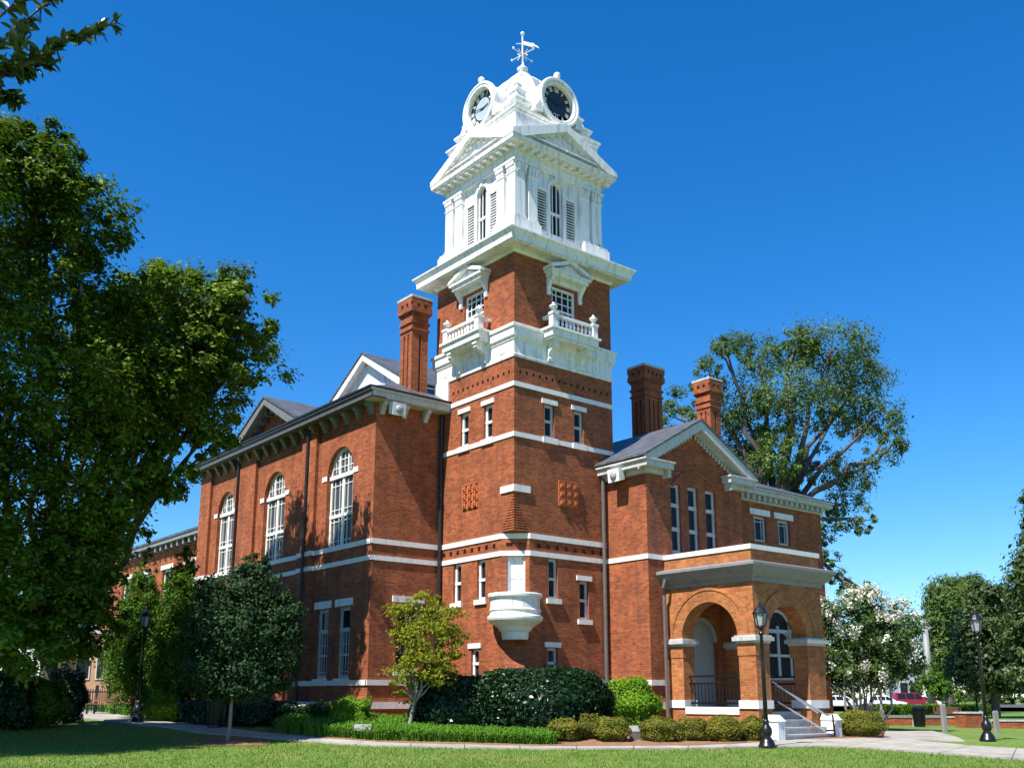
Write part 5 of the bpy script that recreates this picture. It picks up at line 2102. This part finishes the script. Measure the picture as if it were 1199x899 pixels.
MB().fbox(f, -.46, .46, .62, .69, -.44, .44).build('coping', M['greystone'], t)
p = ground_at(1190, 45)
f = FV(p, .03)
t = thing('planter_wall', 'low brick planter wall at the right edge behind the lamp', 'wall', p)
MB().fbox(f, -1.0, 2.2, -.03, .3, -.15, .15).build('brickwork', M['brick'], t)
MB().fbox(f, -1.03, 2.23, .3, .36, -.18, .18).build('coping', M['greystone'], t)


def bench(px, t, rz, label):
    p = ground_at(px, t)
    f = FV(p, rz)
    o = thing('park_bench', label, 'bench', p, 'wooden benches on the lawns')
    b = MB()
    for k in range(4): b.fbox(f, -.75, .75, .42, .45, -.22 + k * .12, -.12 + k * .12)
    b.build('seat', M['wood'], o)
    b = MB()
    for k in range(3): b.fbox(f, -.75, .75, .52 + k * .12, .62 + k * .12, -.28 - .02 * k, -.25 - .02 * k)
    b.build('backrest', M['wood'], o)
    for u in (-.68, .62):
        b = MB()
        b.fbox(f, u, u + .06, -.02, .42, -.25, -.19).fbox(f, u, u + .06, -.02, .42, .18, .24).fbox(f, u, u + .06, .36, .42, -.19, .18).fbox(f, u, u + .06, .42, .88, -.32, -.26)
        b.build('leg', M['black'], o)


bench(1115, 50, .2, 'reddish bench by the brick planter on the far lawn')
bench(120, 41, -.3, 'dark bench in the shade beyond the left lamp post')

# dark iron fence behind the left lawn
p = ground_at(88, 43)
f = FV(p, -.05)
t = thing('picket_fence', 'dark iron fence in shade beyond the left path', 'fence', p)
b = MB()
b.fbox(f, -3.2, 2.9, .85, .91, -.02, .02).fbox(f, -3.2, 2.9, .18, .24, -.02, .02)
b.build('rail', M['black'], t)
b = MB()
for k in range(60): b.fbox(f, -3.2 + k * .103, -3.17 + k * .103, -.02, 1.0, -.012, .012)
b.build('pickets', M['black'], t)
b = MB()
for u in (-3.2, -1.2, .8, 2.8): b.fbox(f, u - .05, u + .05, -.02, 1.15, -.05, .05)
b.build('posts', M['black'], t)

# far hedge row at the car park
hl = []
for i, (px, w_) in enumerate(((1028, 46), (1055, 30), (1078, 30), (1098, 26), (1120, 30), (1145, 34))):
    bush('hedge', ['clipped hedge below the white car, leftmost of the far row', 'clipped hedge below the maroon car in the far row', 'clipped hedge left of the utility pole in the far row',
                   'yellowish clipped hedge at the foot of the utility pole', 'clipped hedge right of the utility pole in the far row', 'clipped hedge behind the right lamp post, last of the far row'][i],
         'hedge', px, 838, w_, 13, 73, M['privet'] if i == 3 else M['cypress'], 1800, .16, 90 + i, 'clipped hedges before the car park', depth=.5, box=4, lump=.03)

# ------------------------------------------------------------------ cars
def car(px, t, rz, paint, label, name, prof, cab, h):
    p = ground_at(px, t)
    p.z += .02
    f = FV(p, rz)
    o = thing(name, label, 'car', p, 'cars in the car park')
    wd = .9
    b = MB()
    # body: bottom, belt line narrowing upward
    rings = []
    for dd, sc, in ((-wd, .0), (-wd + .06, 1), (wd - .06, 1), (wd, .0)):
        rings.append([f(u * (1 if sc else .985), z * (1 if sc else .97) + (.02 if not sc else 0), dd) for u, z in prof])
    b.loops(rings)
    b.build('body', M[paint], o)
    b = MB()
    tops = [(u, z) for u, z in cab]
    b.loops([[f(u, z, -wd + .05 + .18 * (z - cab[0][1]) / (h - cab[0][1])) for u, z in tops], [f(u, z, wd - .05 - .18 * (z - cab[0][1]) / (h - cab[0][1])) for u, z in tops]])
    cb = b.build('cabin', M[paint], o)
    n_ = len(cab)
    u0, u1 = cab[0][0], cab[-1][0]
    zb = cab[0][1] + .04
    zt = h - .08
    ut0 = min(u for u, z in cab if z > h - .1); ut1 = max(u for u, z in cab if z > h - .1)
    for k in range(3):
        a0, a1 = u0 + .25 + (u1 - u0 - .5) * k / 3 + .04, u0 + .25 + (u1 - u0 - .5) * (k + 1) / 3 - .04
        b0, b1 = max(a0, ut0 + .08), min(a1, ut1 - .08)
        for s in (1, -1):
            w0, w1 = s * (wd - .045), s * (wd - .215)
            MB().hexa([f(a0, zb, w0), f(a1, zb, w0), f(b1, zt, w1), f(b0, zt, w1)], [f(a0, zb, w0 + s * .012), f(a1, zb, w0 + s * .012), f(b1, zt, w1 + s * .012), f(b0, zt, w1 + s * .012)]).build('side_window', M['glass'], o)
    L = prof[0][0]; Rr = max(u for u, _ in prof)
    for u in (L + .85, Rr - .85):
        for s in (1, -1):
            c = Vector(f(u, .33, s * (wd - .1)))
            ax = Vector(f(u, .33, s * wd)) - Vector(f(u, .33, 0))
            w = MB().lathe(c, [(.33, -.1), (.34, 0), (.34, .08), (.31, .115), (.2, .115)], 20, axis=ax).build('wheel', M['rubber'], o)
            MB().lathe(c, [(.2, .10), (.19, .118), (.03, .125)], 14, axis=ax).build('rim', M['steel'], w)
    for s in (-.6, .6):
        MB().fbox(f, Rr - .03, Rr + .015, .62, .78, s - .18, s + .18).build('headlight', M['lampglass'], o)
    for s in (-.7, .7):
        MB().fbox(f, L - .012, L + .03, .72, .95, s - .1, s + .1).build('tail_light', M['carred'], o)
    return o


suv = [(-2.3, .35), (2.35, .35), (2.4, .55), (2.35, .82), (2.1, .95), (.9, 1.05), (-2.25, 1.08), (-2.35, .8)]
suvc = [(-2.25, 1.05), (-2.15, 1.6), (-1.95, 1.74), (.2, 1.76), (.45, 1.68), (1.15, 1.04)]
sed = [(-2.3, .32), (2.3, .32), (2.38, .5), (2.3, .72), (2.0, .84), (.9, .95), (-1.6, .98), (-2.3, .92), (-2.38, .6)]
sedc = [(-1.75, .95), (-1.15, 1.38), (-.9, 1.45), (.25, 1.46), (.45, 1.40), (1.2, .92)]
car(1034, 104, .08, 'carwhite', 'white car with sloping rear parked behind the crepe myrtle', 'parked_car', sed, sedc, 1.46)
car(1071, 111, .05, 'carred', 'maroon estate car parked right of the white one', 'parked_car', suv, suvc, 1.76)
car(1079, 122, .12, 'carwhite', 'white car mostly hidden behind the maroon one', 'parked_car', sed, sedc, 1.46)
car(985, 106, .08, 'carwhite', 'white car seen through the crepe myrtle stems', 'parked_car', sed, sedc, 1.46)

# leaning utility pole
p = ground_at(1093, 80)
tp = at(1083, 735, 80)
t = thing('utility_pole', 'pale grey leaning pole between the crepe myrtle and the right trees', 'pole', p)
MB().tube([p - Vector((0, 0, .2)), tp], [.30, .22], 12).build('shaft', M['postgrey'], t, smooth=True)
MB().lathe(tp, [(.23, -.05), (.24, .02), (.12, .08)], 12).build('pole_cap', M['greytrim'], t)

# background buildings
def block(name, label, px0, px1, t, h, mat, wins=()):
    p = ground_at((px0 + px1) / 2, t)
    f = FV(p)
    hw = (px1 - px0) / 2 * t / FPX
    o = thing(name, label, 'building', p)
    MB().fbox(f, -hw, hw, -.5, h, -6, 0).build('wall', mat, o)
    MB().fbox(f, -hw - .2, hw + .2, h, h + .25, -6.2, .2).build('roof', M['greystone'], o)
    for (a, c, z0, z1) in wins:
        w = MB().fbox(f, a * hw, c * hw, z0, z1, -.05, .05).build('window', M['offwhite'], o)
        MB().fbox(f, a * hw + .08, c * hw - .08, z0 + .08, z1 - .08, .04, .06).build('pane', M['glass'], o)
    return o


block('annex_building', 'white building glimpsed under the shade tree at the far left', -60, 38, 55, 3.6, M['white'], [(.2, .5, 1.2, 2.6), (-.5, -.2, 1.2, 2.6)])
block('brick_house', 'tan brick building with dark windows glimpsed behind the left fence', 72, 122, 58, 4.2, M['tanwall'], [(-.6, .1, 1.6, 3.4), (.35, .75, 1.6, 3.4)])
block('shop_building', 'flat grey building far behind the parked cars', 1055, 1082, 190, 9.5, M['greywall'], [(-.8, -.1, 2, 4), (.1, .8, 2, 4), (-.8, .8, 5.5, 7.5)])

# far wood along the horizon
def wood(label, s0, s1, t0, h, n, seed):
    r_ = np.random.default_rng(seed)
    Lb = []
    s = s0
    while s < s1:
        t = t0 + r_.uniform(-12, 12)
        hh = h * r_.uniform(.6, 1.15)
        x = CX + s * math.sin(YAW) + t * math.cos(YAW)
        y = CY - s * math.cos(YAW) + t * math.sin(YAW)
        Lb.append(((x, y, hh * .5), (hh * .55, hh * .55, hh * .5)))
        Lb.append(((x, y, hh * .18), (hh * .5, hh * .5, hh * .26)))
        s += hh * .55
    C, N = crown_pts(Lb, n, r_, .3, 30, .4)
    tag(quads('distant_trees', leaf_quads(C, N, .55, r_, .6), M['fardark']), label=label, cat='trees', kind='stuff')


wood('far dark wood on the horizon behind the right lawn', 63, 175, 150, 6.5, 24000, 81)
wood('far dark wood on the horizon at the left', -130, -45, 110, 8, 22000, 82)
wood('far dark wood on the horizon behind the car park', 52, 100, 230, 5.5, 9000, 83)
